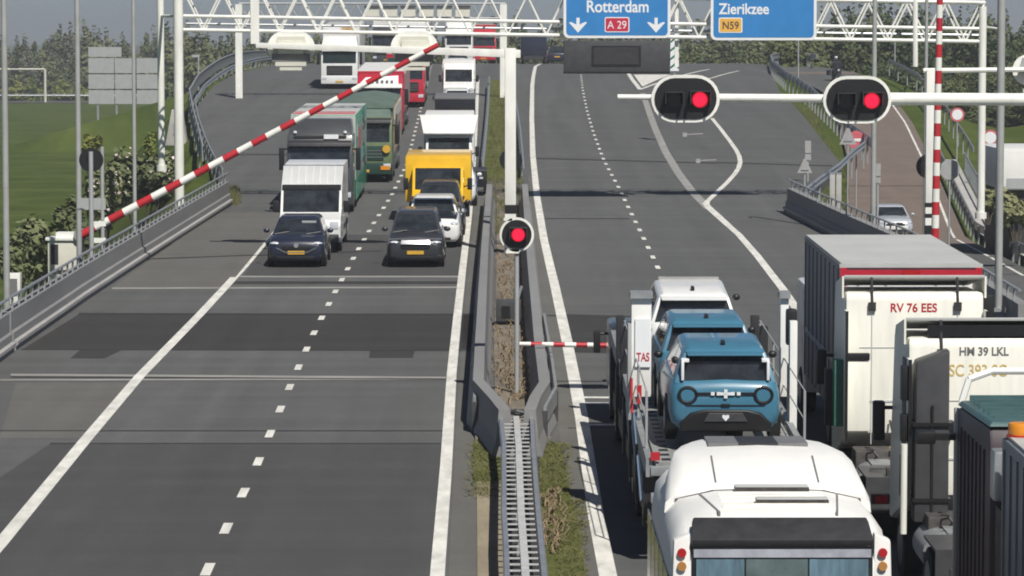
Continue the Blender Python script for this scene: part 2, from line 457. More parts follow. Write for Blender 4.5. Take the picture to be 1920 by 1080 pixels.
# long painted lines
stripe('road_marking', [(-160, 1206), (0, 1021), (160, 826), (262, 706), (375, 590), (458, 500), (503, 446), (560, 385), (600, 330)], .25)
stripe('road_marking', [(812, 1190), (823, 1040), (836, 880), (847, 700), (858, 590), (868, 500), (880, 400), (888, 300), (893, 220), (896, 150)], .22)
stripe('road_marking', [(1158, 1190), (1140, 1080), (1116, 960), (1090, 780), (1063, 640), (1040, 535), (1020, 450), (1007, 370), (999, 290), (997, 220), (998, 160), (1004, 125), (1018, 108)], .27)
stripe('road_marking', [(1500, 590), (1470, 545), (1420, 480), (1385, 440), (1330, 392), (1322, 380)], .25)
stripe('road_marking', [(1368, 424), (1340, 398), (1325, 385), (1326, 378), (1345, 360), (1363, 343), (1378, 326), (1385, 315), (1388, 304), (1386, 293), (1380, 281), (1368, 264), (1352, 243), (1335, 222)], .22)
stripe('road_marking', [(1330, 392), (1300, 362), (1272, 325), (1248, 285), (1228, 240), (1212, 195), (1205, 175)], .38, .010, 'marking_worn')
stripe('road_marking', [(1200, 168), (1186, 150), (1178, 138)], .3)
stripe('road_marking', [(1200, 168), (1258, 148), (1330, 130)], .25, .011)
stripe('road_marking', [(1312, 152), (1336, 146), (1385, 133)], .18, .011)
sheet('gore_marking', [(1204, 162), (1196, 151), (1188, 140)], [(1206, 162), (1230, 151), (1258, 140)], .009, 'marking')
# short stop lines seen left of the car transporter
for py in (746, 757, 797): sheet('stop_line', [(1090, py+1.6), (1300, py+3.4)], [(1090, py-1.6), (1300, py-.4)], .013, 'marking')
# painted arrows on the exit lane
for (x, y) in ((1300, 253), (1325, 302)):
    sheet('road_arrow', [(x-20, y+1), (x+18, y-1)], [(x-20, y-1), (x+18, y-3)], .012, 'marking_worn')
    sheet('road_arrow', [(x-20, y+4), (x-12, y+4)], [(x-20, y-4), (x-12, y-4)], .013, 'marking_worn')
# broken lane lines: every dash is real paint, each line one run of paint
def dashes(name, pix, period, ln, wid, y0=30, y1=330):
    P = [G(*q) for q in pix]; mb = MB(); acc = 0
    L = [0]
    for a, b in zip(P, P[1:]): L.append(L[-1]+(b-a).length)
    def pt(s):
        i = 0
        while i < len(P)-2 and L[i+1] < s: i += 1
        return P[i].lerp(P[i+1], (s-L[i])/(L[i+1]-L[i]))
    s = 0.0
    while s+ln < L[-1]:
        a, b = pt(s), pt(s+ln); d = (b-a).normalized(); nn = Vector((d.y, -d.x, 0))*wid/2
        q = [a-nn, a+nn, b+nn, b-nn]
        mb.quad(*[Vector((v.x, v.y, zr(v.y)+.012)) for v in q]); s += period
    return struct(name, mb, 'marking', smooth=False)
dashes('lane_dashes', [(384, 1080.5), (428, 983), (482, 872), (541, 731), (586, 630), (624, 556), (665, 480), (700, 420), (735, 365), (762, 310), (776, 255), (790, 200), (803, 150), (810, 122)], 3.95, 1.12, .155)
dashes('lane_dashes', [(1330, 690), (1300, 635), (1245, 527), (1222, 478), (1196, 425), (1160, 352), (1132, 300), (1113, 250), (1100, 205), (1092, 165), (1089, 138)], 3.95, 1.2, .15)
A, B = [], []
for y in steps((80, 214, 4)):
    bx, bz, hw = br(y); A.append((bx+hw+.75, y, bz+.12)); B.append((bx+hw+1.5, y, bz+.12))
struct('kerb_strip', MB().ribbon(A, B), 'concrete_pale')
A, B = [], []
for y in steps((258, 312, 4)):
    bx, bz, hw = br(y); A.append((bx-hw, y, bz+.006)); B.append((bx+hw, y, bz+.006))
struct('parallel_road_grey_asphalt', MB().ribbon(A, B), 'asphalt')
# lines of the parallel road
def brline(off, w, y0, y1):
    A, B = [], []
    for y in steps((y0, y1, 4)):
        bx, bz, hw = br(y); A.append((bx+off*hw-w/2, y, bz+.014)); B.append((bx+off*hw+w/2, y, bz+.014))
    struct('road_marking', MB().ribbon(A, B), 'marking', smooth=False)
brline(.80, .14, 66, 288); brline(-.8, .12, 66, 160)
for yy in (134, 197): 
    bx, bz, hw = br(yy); struct('road_joint', MB().quad((bx-hw, yy-.12, bz+.011), (bx+hw, yy-.12, bz+.011), (bx+hw, yy+.12, bz+.011), (bx-hw, yy+.12, bz+.011)), 'joint', smooth=False)

# ------------------------------------------------------------------ median
def gpath(pix, off=0.0, sub=3.0):
    P = [G(px, py, off) for px, py in pix]; o = [P[0]]
    for a, b in zip(P, P[1:]):
        n = max(1, int((b-a).length/sub))
        for k in range(1, n+1):
            p = a.lerp(b, k/n); o.append(Vector((p.x, p.y, zr(p.y)+off)))
    return o
sheet('median_soil_and_shade', [(928, 770), (926, 640), (930, 520), (932, 400), (930, 345)], [(1000, 770), (990, 640), (980, 520), (972, 400), (966, 345)], .03, 'soil')
sheet('median_verge', [(905, 338), (912, 250), (916, 190), (918, 150)], [(978, 338), (972, 250), (960, 190), (955, 150)], .03, 'verge')
sheet('median_verge', [(887, 905), (888, 826)], [(944, 905), (944, 826)], .02, 'verge')
sheet('median_sand', [(896, 1200), (894, 905)], [(952, 1200), (946, 905)], .02, 'sand')
sheet('median_verge', [(1012, 940), (1012, 832)], [(1072, 940), (1048, 832)], .02, 'verge')
sheet('median_verge', [(1030, 1200), (1013, 940)], [(1118, 1200), (1074, 940)], .022, 'verge')
struct('median_soil_pit', MB().box(-.35, 1.1, 66.5, 71, .93, .99), 'soil')
# concrete barriers
bprof = [(-.24, -.05), (.24, -.05), (.24, .08), (.16, .30), (.11, .86), (.11, .9), (-.11, .9), (-.11, .86), (-.16, .30), (-.24, .08)]
lb = gpath([(918, 345), (912, 420), (908, 480), (904, 560), (900, 640), (897, 712)], .9)
lb += [G(930, 748, .9), G(946, 768, .9)]
lb = [Vector((p.x, p.y, zr(p.y))) for p in lb]
o = MB().sweep(lb, bprof).build('concrete_barrier', _M['concrete_grey'], smooth=False)
tag(o, 'long grey concrete barrier along the left edge of the median, its near end bent inward', 'barrier', 'concrete median barriers')
rb_ = gpath([(984, 345), (990, 420), (995, 480), (1003, 560), (1011, 640), (1021, 716)], .9)
rb_ += [G(1004, 742, .9), G(994, 768, .9)]
rb_ = [Vector((p.x, p.y, zr(p.y))) for p in rb_]
o = MB().sweep(rb_, bprof).build('concrete_barrier', _M['concrete_grey'], smooth=False)
tag(o, 'long grey concrete barrier along the right edge of the median, beside the empty lanes', 'barrier', 'concrete median barriers')
# outer steel faces near the flared end
for pts, lab in (([(893, 640), (889, 740), (890, 812)], 'low grey steel guard plate on the left flank of the median end'), ([(1020, 640), (1036, 740), (1042, 790), (1022, 830)], 'low grey steel guard plate on the right flank of the median end')):
    P = gpath(pts); t = thing('guard_plate', lab, 'guard rail', P[0])
    MB().sweep([p - P[0] for p in P], [(-.03, .35), (.03, .35), (.05, .5), (.03, .7), (-.03, .7)]).build('beam', _M['galv_dull'], t)
    for p in P[::1]:
        MB().box(-.05, .05, -.06, .06, -.02, .62).build('post', _M['dark_grey'], t).location = p - P[0] + Vector((0, 0, 0))
# ladder-like double guard rail on the median
lad = thing('double_guard_rail', 'galvanised double guard rail with dense cross ties, running down the median like a ladder', 'guard rail', (0, 0, 0))
pl = gpath([(937, 772), (944, 830), (944, 900), (944, 960), (948, 1030), (950, 1110), (953, 1200)], .75, 1.2)
pr = gpath([(998, 772), (1001, 830), (1006, 900), (1011, 960), (1018, 1030), (1026, 1110), (1034, 1200)], .75, 1.2)
wb = [(-.04, -.30), (.03, -.24), (-.03, -.16), (.04, -.05), (.02, .0), (-.05, .0)]
MB().sweep(pl, wb).build('beam', _M['galv'], lad); MB().sweep(pr, [(-a, b) for a, b in wb][::-1]).build('beam', _M['galv'], lad)
Ymin, Ymax = pl[-1].y, pl[0].y
def onp(P, Y):
    for a, b in zip(P, P[1:]):
        if (a.y-Y)*(b.y-Y) <= 0: return a.lerp(b, (Y-a.y)/(b.y-a.y) if abs(b.y-a.y) > 1e-6 else 0)
    return P[-1]
cen = []
k = 0; Y = Ymax-.15
while Y > Ymin+.2:
    a, b = onp(pl, Y), onp(pr, Y); 
    mb = MB(); d = b-a
    mb.hexa([a+Vector((.05, -.045, -.09)), b+Vector((-.05, -.045, -.09)), b+Vector((-.05, .045, -.10)), a+Vector((.05, .045, -.10)), a+Vector((.05, -.045, -.075)), b+Vector((-.05, -.045, -.075)), b+Vector((-.05, .045, -.075)), a+Vector((.05, .045, -.075))])
    mb.build('cross_tie', _M['galv_pale'], lad, smooth=False); cen.append((a+b)/2); Y -= .52; k += 1
MB().sweep(cen, [(-.055, -.072), (.055, -.072), (.055, -.05), (-.055, -.05)]).build('spine', _M['galv_pale'], lad)
for i in range(0, len(cen), 6):
    p = cen[i]; MB().box(p.x-.07, p.x+.07, p.y-.05, p.y+.05, zr(p.y)-.05, p.z-.12).build('post', _M['galv_dull'], lad)
MB().tube([G(938, 768, .8), G(975, 776, .72), G(998, 764, .8)], .05).tube([G(938, 776, .72), G(968, 770, .8), G(998, 778, .72)], .04).build('end_brace', _M['dark_grey'], lad)
# near-black sheet painting in the shade between the cross ties
sheet('median_soil_and_shade', [(950, 1200), (944, 830)], [(1036, 1200), (1008, 830)], .018, 'joint')

# guard rails in general
def guard_rail(label, P, hgt=.75, posts=4.0, off=.0, m='galv', group='guard rails', wid=1.0, deep=.31):
    t = thing('guard_rail', label, 'guard rail', P[0], group=group)
    Q = [p - P[0] for p in P]
    pr_ = [(-.04*wid, hgt-deep), (.035*wid, hgt-deep+.05), (-.02*wid, hgt-.16), (.035*wid, hgt-.05), (-.01, hgt), (-.06*wid, hgt)]
    MB().sweep(Q, pr_).build('beam', _M[m], t)
    acc = 0; last = None; first = None; n = 0
    for a, b in zip(Q, Q[1:]):
        L = (b-a).length; acc += L
        if acc >= posts and n < 60:
            acc = 0; n += 1
            if first is None:
                first = MB().box(-.12, -.04, -.05, .05, -.4, hgt-.04).build('post', _M['galv_dull'], t); first.location = b
            else:
                c = first.copy(); COL.objects.link(c); c.parent = t; c.location = b
    return t
def parapet(label, pix, h=.92, rail=1.28, face=1, off=0.0):
    P = gpath(pix, 0.0, 2.0); t = thing('bridge_parapet', label, 'parapet', P[0]); Q = [p-P[0] for p in P]; s = face
    prof = [(0, -.05), (.0, .12), (-.05*s, .16), (-.05*s, .42), (-.11*s, .46), (-.11*s, h), (-.40*s, h), (-.40*s, -.3)]
    MB().sweep(Q, prof).build('wall', _M['concrete_grey'], t, smooth=False)
    MB().sweep(Q, [(.012*s, .10), (.05*s, .14), (.05*s, .22), (-.06*s, .24), (-.06*s, .10)]).build('kerb_rail', _M['concrete'], t, smooth=False)
    MB().sweep(Q, [(-.19*s, rail-.04), (-.11*s, rail-.04), (-.11*s, rail), (-.19*s, rail)]).build('handrail', _M['galv'], t)
    acc = 0; first = None; n = 0
    for i, (a, b) in enumerate(zip(Q, Q[1:])):
        L = (b-a).length; k = 0.0
        while acc + 1.1 <= L and n < 95:
            acc += 1.1; p = a.lerp(b, acc/L); n += 1
            d = (b-a).normalized(); nrm = Vector((d.y, -d.x, 0))*(-.15*s)
            if first is None:
                first = MB().box(-.025, .025, -.03, .03, h-.02, rail-.03).build('baluster', _M['galv_dull'], t)
                first.location = p+nrm
            else:
                c = first.copy(); COL.objects.link(c); c.parent = t; c.location = p+nrm
        acc -= L
    return t
parapet('long grey bridge parapet with balusters left of the queue', dense([(435, 384), (300, 472), (161, 564), (136, 582), (35, 653), (30, 657)], 6), face=-1)
parapet('near grey bridge parapet section at the left edge, past the dark gap', dense([(27, 659), (0, 679), (-100, 750)], 5), face=-1)
parapet('grey bridge parapet right of the exit lane, ending by a triangular sign back', [(1470, 398), (1560, 444), (1700, 512), (1800, 570), (1900, 640)], face=1)
guard_rail('curved double guard rail bending along the far left road edge', gpath([(381, 322), (372, 280), (362, 240), (356, 205), (372, 175), (398, 152), (440, 128), (500, 108)], 0), 1.25, 3.5, deep=.8, m='galv_dull')
guard_rail('lower inner guard rail following the same far left bend', gpath([(418, 345), (400, 315), (385, 280), (372, 240), (366, 208), (384, 178), (412, 155), (455, 132), (520, 113)], 0), .7, 3.5)
guard_rail('guard rail sweeping round the far right bend by the motorcyclist', gpath([(1640, 300), (1600, 270), (1560, 228), (1520, 190), (1475, 160), (1450, 138), (1446, 124), (1470, 117), (1500, 119), (1530, 122)], .0), 1.0, 3.0, deep=.5)
guard_rail('guard rail joining the parapet end to the parallel road bend', [G(1512, 396), G(1540, 372), G(1575, 345), G(1600, 318), G(1622, 300)], .9, 2.5)
def brside(off, y0, y1, dz=0): return [Vector((br(y)[0]+off, y, br(y)[1]+dz)) for y in steps((y0, y1, 3))]
guard_rail('guard rail along the far verge of the parallel road, below the wood', [Vector((br(y)[0]+br(y)[2]+2.2, y, br(y)[1]+.5)) for y in steps((206, 290, 3))], 1.0, 4)
guard_rail('black-shadowed guard rail along the near right side of the parallel road', [Vector((br(y)[0]+br(y)[2]+.5, y, br(y)[1]-.1)) for y in steps((90, 214, 3))], .85, 3, deep=.4)
t = thing('railing', 'grey bar railing with uprights on the far side of the parallel road', 'railing', (br(150)[0]+6, 150, br(150)[1]))
def rl(y): return Vector((br(y)[0]+br(y)[2]+1.6, y, br(y)[1])) - t.location
MB().tube([rl(y)+Vector((0,0,1.25)) for y in steps((110, 205, 5))], .05).build('top_bar', _M['galv'], t)
MB().tube([rl(y)+Vector((0,0,.2)) for y in steps((110, 205, 5))], .045).build('bottom_bar', _M['galv'], t)
f0 = MB().cyl((0,0,0), (0,0,1.25), .022, n=6).build('upright', _M['galv'], t); f0.location = rl(110)
for i in range(1, 96):
    c = f0.copy(); COL.objects.link(c); c.parent = t; c.location = rl(110+i*.99)
guard_rail('grey guard rail along the far left edge of the median', gpath([(906, 335), (912, 270), (916, 215), (918, 165)], 0), .8, 3)
guard_rail('guard rail along the far right edge of the median, behind the gallows post', gpath([(982, 338), (976, 270), (968, 215), (958, 165)], 0), .8, 3)
# ------------------------------------------------------------------ sign gantry over both carriageways
def truss(t, A, B, hgt, dep, n, m, r=.075, rd=.04):
    A = Vector(A); B = Vector(B); up = Vector((0, 0, hgt)); bk = Vector((0, dep, 0)); ch = MB()
    for o_ in (Vector(), up, bk, up+bk): ch.tube([A+o_, B+o_], r, 8)
    ch.build('chord', m, t)
    for off in (Vector(), bk):
        d = MB()
        for i in range(n):
            a = A.lerp(B, i/n); b = A.lerp(B, (i+.5)/n); c = A.lerp(B, (i+1)/n)
            d.tube([a+off+up, b+off, c+off+up], rd, 6)
        d.build('lattice', m, t)
    d = MB()
    for i in range(n+1):
        a = A.lerp(B, i/n); b = A.lerp(B, min(1, (i+.5)/n)); d.tube([a, b+bk], rd, 6); d.tube([a+up, b+bk+up], rd, 6); d.tube([a, a+bk], rd, 6)
    d.build('bracing', m, t)
GY = 138.0
gt = thing('sign_gantry', 'white steel lattice gantry spanning both carriageways and carrying the blue signs', 'gantry', (0, GY, zr(GY)))
O = gt.location
L0, L1 = at(344, 56, GY)-O, at(1846, 78, GY)-O
truss(gt, L0, L1, 1.55, 1.3, 21, _M['white_steel'])
# middle rail lines of the truss
MB().tube([at(344, 30, GY)-O, at(1846, 54, GY)-O], .07).build('rail', _M['white_steel'], gt)
MB().tube([at(344, 44, GY)-O+Vector((0,1.3,0)), at(1846, 66, GY)-O+Vector((0,1.3,0))], .05).build('rail', _M['galv'], gt)
def column(px, Y, z0, z1, r, dy=0):
    p = at(px, 300, Y); x = p.x - O.x
    MB().cyl((x, Y-GY, z0), (x, Y-GY, z1), r, n=16).cyl((x, Y-GY, z0), (x, Y-GY, z0+.25), r*1.5, n=16).build('column', _M['white_steel'], gt)
def zat(py, Y): return at(960, py, Y).z - O.z
column(336, GY, zat(345, GY)-1.5, zat(-120, GY), .19); column(303, GY+4, zat(275, GY+4)-1.0, zat(-120, GY+4), .14)
column(1840, GY, zat(382, GY)-.6, zat(12, GY), .155)
MB().tube([at(303, 30, GY+4)-O, at(336, 30, GY)-O], .06).tube([at(1840, 50, GY)-O, at(1880, 55, GY+3)-O], .05).build('brace', _M['white_steel'], gt)
MB().box(*[v for v in (at(470, 0, GY).x, at(486, 0, GY).x)], -.1, 0, zat(82, GY), zat(-30, GY)).build('hanger', _M['white_steel'], gt)
MB().box(*[v for v in (at(1266, 0, GY).x, at(1273, 0, GY).x)], .2, .35, zat(126, GY), zat(-30, GY)).build('hanger', _M['white_steel'], gt)
MB().tube([at(1716, 125, GY)-O, at(1716, -30, GY)-O], .11).build('hanger', _M['white_steel'], gt)
# direction signs on the gantry
def rrect(x0, x1, z0, z1, r, n=5):
    o = []
    for cx, cz, a0 in ((x1-r, z1-r, 0), (x0+r, z1-r, 90), (x0+r, z0+r, 180), (x1-r, z0+r, 270)):
        for k in range(n+1):
            a = R(a0 + 90*k/n); o.append((cx+r*math.cos(a), cz+r*math.sin(a)))
    return o
def bsign(px0, px1, py0, py1, Y, label, cat='road sign'):
    c = at((px0+px1)/2, (py0+py1)/2, Y); W = (px1-px0)/ppm(Y); H = (py1-py0)/ppm(Y)
    t = thing('direction_sign', label, cat, c, group='blue direction signs on the gantry')
    MB().prism_y(rrect(-W/2, W/2, -H/2, H/2, .22), 0, .09).build('border', _M['sign_white'], t, smooth=False)
    MB().prism_y(rrect(-W/2+.11, W/2-.11, -H/2+.11, H/2-.11, .15), -.012, .02).build('panel', _M['sign_blue'], t, smooth=False)
    MB().box(-W/2+.3, -W/2+.4, .09, .3, -H/2+.2, H/2-.1).box(W/2-.4, W/2-.3, .09, .3, -H/2+.2, H/2-.1).build('bracket', _M['galv_dull'], t)
    q = lambda px, py: ((px-(px0+px1)/2)/ppm(Y), -.016, -(py-(py0+py1)/2)/ppm(Y))
    return t, q
SY = GY-.45
t, q = bsign(1057, 1257, -62, 71, SY, 'blue direction sign reading Rotterdam with two white arrows and a red A29 badge')
text('Rotterdam', .66, 'sign_white', t, q(1158, 22.5), bold=.012, sx=.86)
for x in (1084, 1230):
    px = q(x, 46); s = 1/ppm(SY)
    m = MB().prism_y([(a*s, b*s) for a, b in ((-3, 13), (3, 13), (3, 0), (13, 5), (17, 4), (0, -15), (-17, 4), (-13, 5), (-3, 0))][::-1], -.006, .006); o = m.build('arrow', _M['sign_white'], t, smooth=False); o.location = px
b_ = MB().prism_y(rrect(-.49, .49, -.30, .30, .07), -.008, .004).build('road_number_badge', _M['sign_white'], t, smooth=False); b_.location = q(1157, 46)
MB().prism_y(rrect(-.45, .45, -.26, .26, .05), -.014, .002).build('badge_face', _M['sign_red'], b_, smooth=False)
text('A 29', .44, 'sign_white', b_, (0, -.018, -.155), sx=.9)
t, q = bsign(1333, 1531, -62, 75, SY, 'blue direction sign reading Zierikzee with a small orange N59 badge')
text('Zierikzee', .60, 'sign_white', t, q(1348, 26), align='LEFT', bold=.012, sx=.87)
text('Middelharnis', .60, 'sign_white', t, q(1348, -2.5), align='LEFT', bold=.012, sx=.98)
b_ = MB().prism_y(rrect(-.47, .47, -.30, .30, .06), -.008, .004).build('road_number_badge', _M['sign_white'], t, smooth=False); b_.location = q(1370, 47)
MB().prism_y(rrect(-.43, .43, -.26, .26, .05), -.014, .002).build('badge_face', _M['sign_orange'], b_, smooth=False)
text('N59', .42, 'dark_grey', b_, (0, -.018, -.15), bold=.006, sx=.9)
# dark variable message box hanging under the first sign
c = at(1156.5, 105, SY); k = 1/ppm(SY)
t = thing('message_box', 'dark grey variable message box hanging under the Rotterdam sign', 'matrix sign', c)
MB().box(-99*k, 99*k, -.05, .75, -30*k, 29*k).build('housing', _M['dark_grey'], t, bevel=.03)
MB().box(-47*k, 45*k, -.075, -.04, -19*k, 19*k).build('screen_frame', _M['black'], t)
MB().box(-43*k, 41*k, -.085, -.05, -15.5*k, 16.5*k).build('screen', _M['dark'], t)
MB().box(-100*k, 100*k, -.07, .3, -33*k, -30*k).build('sill', _M['black'], t)
for sx in (-1, 1): MB().box(sx*70*k-.04, sx*70*k+.04, .3, .4, 29*k, 45*k).build('bracket', _M['galv_dull'], t)
# chevron marker board by the gore
c = at(1265, 100, 180); k = 1/ppm(180)
t = thing('chevron_sign', 'white and green chevron marker standing at the exit gore', 'road sign', c)
MB().box(-8*k, 8*k, 0, .06, -33*k, 33*k).build('board', _M['sign_white'], t)
mat('sign_green', (.03, .16, .10), .5, var=.05)
ch = MB()
for z in (-24, -8, 8, 24): ch.prism_y([(a*k, (b+z)*k) for a, b in ((-8, -5), (0, 1), (8, -5), (8, -1), (0, 6), (-8, -1))], -.012, .004)
ch.build('chevron', _M['sign_green'], t, smooth=False)
MB().cyl((0, .09, -33*k-1.2), (0, .09, 0), .05).build('post', _M['galv'], t)
# second gantry further away with cream matrix boards
FY = 225.0; ft = thing('sign_gantry', 'farther pale lattice gantry with cream matrix boards above the lorries', 'gantry', (0, FY, zr(FY))); FO = ft.location
a, b = at(448, 34, FY)-FO, at(948, 34, FY)-FO
truss(ft, a, b, .95, .9, 16, _M['sign_back'], .06, .035)
for px in (448, 944): 
    x = at(px, 60, FY).x; MB().box(x-.22, x+.22, -.2, .2, -.5, zat(8, FY)+O.z-FO.z).build('column', _M['white_steel'], ft)
for i in range(6):
    x0, x1 = at(684+i*34, 20, FY).x, at(684+i*34+27, 20, FY).x
    MB().box(x0, x1, -.3, -.1, at(960, 31, FY).z-FO.z, at(960, 14, FY).z-FO.z).build('matrix_board', _M['cream'], ft)
    MB().box(x0-.03, x1+.03, -.4, -.05, at(960, 14, FY).z-FO.z, at(960, 10.5, FY).z-FO.z).build('hood', _M['dark_grey'], ft)

# ------------------------------------------------------------------ light signals
def stadium(w, h, n=12):
    r = h/2; o = []
    for k in range(n+1):
        a = R(-90 + 180*k/n); o.append((w/2-r+r*math.cos(a), r*math.sin(a)))
    for k in range(n+1):
        a = R(90 + 180*k/n); o.append((-w/2+r+r*math.cos(a), r*math.sin(a)))
    return o
def circ(r, n=28): return [(r*math.cos(2*math.pi*k/n), r*math.sin(2*math.pi*k/n)) for k in range(n)]
def lamp(t, x, z, r, lit):
    h = MB().box(x-r*1.28, x+r*1.28, -.34, -.03, z+r*1.0, z+r*1.1).box(x-r*1.28, x-r*1.17, -.34, -.03, z-r*.5, z+r*1.0).box(x+r*1.17, x+r*1.28, -.34, -.03, z-r*.5, z+r*1.0)
    hd = h.build('visor', _M['dark'], t)
    ln = MB().cyl((x, -.05, z), (x, -.03, z), r, n=24).build('lens', _M['lamp_red_rim' if lit else 'lamp_off'], hd)
    if lit: MB().cyl((x, -.056, z), (x, -.045, z), r*.80, n=24).build('glow_disc', _M['lamp_red'], t); ln.parent = t
def double_signal(loc, rz, label, lit, w=1.40, h=.97, group='double bridge signals'):
    t = thing('bridge_signal', label, 'traffic signal', loc, (0, 0, rz), group)
    MB().prism_y(stadium(w, h), .0, .05).build('border', _M['white_steel'], t, smooth=False)
    MB().prism_y(stadium(w-.13, h-.13), -.02, .03).build('backing_board', _M['black'], t, smooth=False)
    MB().box(-.42, .42, .05, .3, -.2, .22).build('housing', _M['cream'], t, bevel=.02)
    lamp(t, -.24, -.02, .145, False); lamp(t, .29, -.02, .165, lit)
    return t
AY = 71.0
p0, p1 = at(1158, 182, AY), at(1990, 187, AY)
t = thing('signal_gallows', 'white steel arm reaching from the right over the lanes, carrying two red double signals', 'signal gallows', (p1.x+.9, AY, zr(AY)))
o_ = t.location
MB().cyl(p0-o_, at(1300, 183, AY)-o_, .058).cyl(at(1300, 183, AY)-o_, at(1612, 185, AY)-o_, .085).cyl(at(1612, 185, AY)-o_, at(1990, 187, AY)-o_, .13).cyl(at(1990, 187, AY)-o_, (0, 0, p1.z-o_.z), .15).build('arm', _M['white_steel'], t)
MB().cyl((0, 0, -2), (0, 0, p1.z-o_.z+.3), .2, n=18).build('pole', _M['white_steel'], t)
double_signal(at(1285.5, 185, AY-.22), 0, 'oval double signal lit red, inner one near the tip of the white arm', True)
double_signal(at(1607.5, 187, AY-.22), 0, 'oval double signal lit red, outer one nearer the striped boom', True)
# gallows for oncoming traffic, seen from behind
BY = 113.0
pole_x = at(957, 300, BY).x; zt = at(960, 97, BY).z
t = thing('signal_gallows', 'white gallows post standing in the median with an arm over the queue', 'signal gallows', (pole_x, BY, zr(BY)))
o_ = t.location
MB().box(-.18, .18, -.18, .18, 1.6, zt-o_.z+.12).build('pole', _M['white_steel'], t, bevel=.03)
MB().box(-.185, .185, -.185, .185, 1.32, 1.6).box(-.185, .185, -.185, .185, .85, 1.1).box(-.185, .185, -.185, .185, .0, .55).build('black_band', _M['black'], t)
MB().box(-.18, .18, -.18, .18, 1.1, 1.32).box(-.18, .18, -.18, .18, .55, .85).build('white_band', _M['white_steel'], t)
a, b = at(480, 85, BY)-o_, at(976, 101, BY)-o_
h = .13; v = Vector((0, 0, .12)); MB().hexa([a-v*.7+Vector((0,-h,0)), b-v*1.1+Vector((0,-h,0)), b-v*1.1+Vector((0,h,0)), a-v*.7+Vector((0,h,0)), a+v*.7+Vector((0,-h,0)), b+v*1.1+Vector((0,-h,0)), b+v*1.1+Vector((0,h,0)), a+v*.7+Vector((0,h,0))]).build('arm', _M['white_steel'], t, bevel=.02)
for px, lab in ((546, 'cream back of a double signal, outer one on the arm over the queue'), (777, 'cream back of a double signal on the arm, above the red lorry')):
    s = double_signal(at(px, 89, BY+.32), math.pi, lab, True, 1.55, 1.05, 'double signals seen from behind')
    MB().prism_y([(-.60, -.1), (.60, -.1), (.44, .36), (-.44, .36)], .05, .20).build('rear_cover', _M['cream'], s, smooth=False)
    MB().box(-.62, .62, .05, .16, -.46, -.2).build('rear_strip', _M['mid_grey'], s)  # mid grey strip across the lower back, below the arm
    MB().box(-.50, .50, .05, .3, -.60, -.47).box(-.36, .36, .05, .3, -.74, -.64).build('maintenance_step', _M['cream'], s)
# right gallows of the parallel road
RX = at(1748, 300, BY).x; zb = br(BY)[1]
t = thing('signal_gallows', 'white gallows post with banded foot beside the upright striped boom', 'signal gallows', (RX, BY+.6, zb))
o_ = t.location; zt = at(1740, 133, BY).z - zb
MB().box(-.15, .15, -.15, .15, zat(382, BY)+O.z-zb, zt+.05).build('pole', _M['white_steel'], t, bevel=.02)
z1, z2, z3, z4, z5 = [at(1748, y, BY).z-zb for y in (382, 390, 402, 410, 424)]
MB().box(-.152, .152, -.152, .152, z2, z1).box(-.152, .152, -.152, .152, z4, z3).box(-.152, .152, -.152, .152, z5-.3, z5).build('black_band', _M['black'], t)
MB().box(-.15, .15, -.15, .15, z3, z2).box(-.15, .15, -.15, .15, z5, z4).box(-.15, .15, -.15, .15, -.5, z5-.3).build('white_band', _M['white_steel'], t)
a, b = at(1734, 133, BY)-at(1748, 133, BY), at(2010, 130, BY)-at(1748, 133, BY)
MB().tube([Vector((a.x, 0, zt)), Vector((b.x, 0, zt+.05))], .085).build('arm', _M['white_steel'], t)
s = double_signal(at(1945, 131, BY+.9), math.pi, 'cream back of a double signal cut by the right edge of the photo', True, 1.65, 1.0, 'double signals seen from behind')
MB().prism_y([(-.65, -.1), (.65, -.1), (.5, .40), (-.5, .40)], .05, .20).build('rear_cover', _M['sign_back'], s, smooth=False)
MB().box(-.5, .5, .05, .25, -.75, -.62).build('maintenance_step', _M['cream'], s)
# single round signals
def round_signal(px, py, Y, z0, label, front, r, pole_r=.05, group='round bridge signals', pm='pole_grey', px_foot=None):
    c = at(px, py, Y); t = thing('round_signal', label, 'traffic signal', (c.x, Y, z0), (0, 0, 0 if front else math.pi), group)
    h = c.z - z0
    if front:
        MB().prism_y([(x, z+h) for x, z in circ(r)], 0, .05).build('border', _M['white_steel'], t, smooth=False)
        MB().prism_y([(x, z+h) for x, z in circ(r*.86)], -.02, .03).build('backing_board', _M['black'], t, smooth=False)
        MB().box(-r*.75, .05, 0, .06, h-r*1.08, h-r*.86).box(-r*.75, -.1, 0, .06, h+r*.8, h+r*.98).build('bracket', _M['white_steel'], t)
        lamp(t, .03, h, .15, True)
    else:
        MB().prism_y([(x, z+h) for x, z in circ(r)], -.03, .03).build('backing_board', _M['black'], t, smooth=False)
        MB().cyl((0, -.04, h), (0, -.2, h), .15, n=16).build('visor', _M['dark'], t)
    MB().cyl((0, .1, 0), (0, .1, h+(r*.7 if not front else -r)), pole_r, n=12).build('pole', _M[pm], t)
    return t
g = G(963, 742); round_signal(969, 440, g.y, zr(g.y), 'round red bridge signal with white rim on a thin post in the median', True, .37, .05, pm='sign_back')
MB_c = thing('control_cabinet', 'small dark equipment cabinet in the median trench below the round red signal', 'cabinet', (G(955, 610).x, G(955, 610).y, zr(98)))
MB().box(-.35, .3, -.25, .25, 0, .55).build('body', _M['dark_grey'], MB_c, bevel=.02); MB().box(-.2, .02, -.27, -.24, .1, .4).build('door', _M['black'], MB_c)
MB().tube([(.2, 0, .5), (.32, 0, .9)], .04).build('conduit', _M['galv_dull'], MB_c)
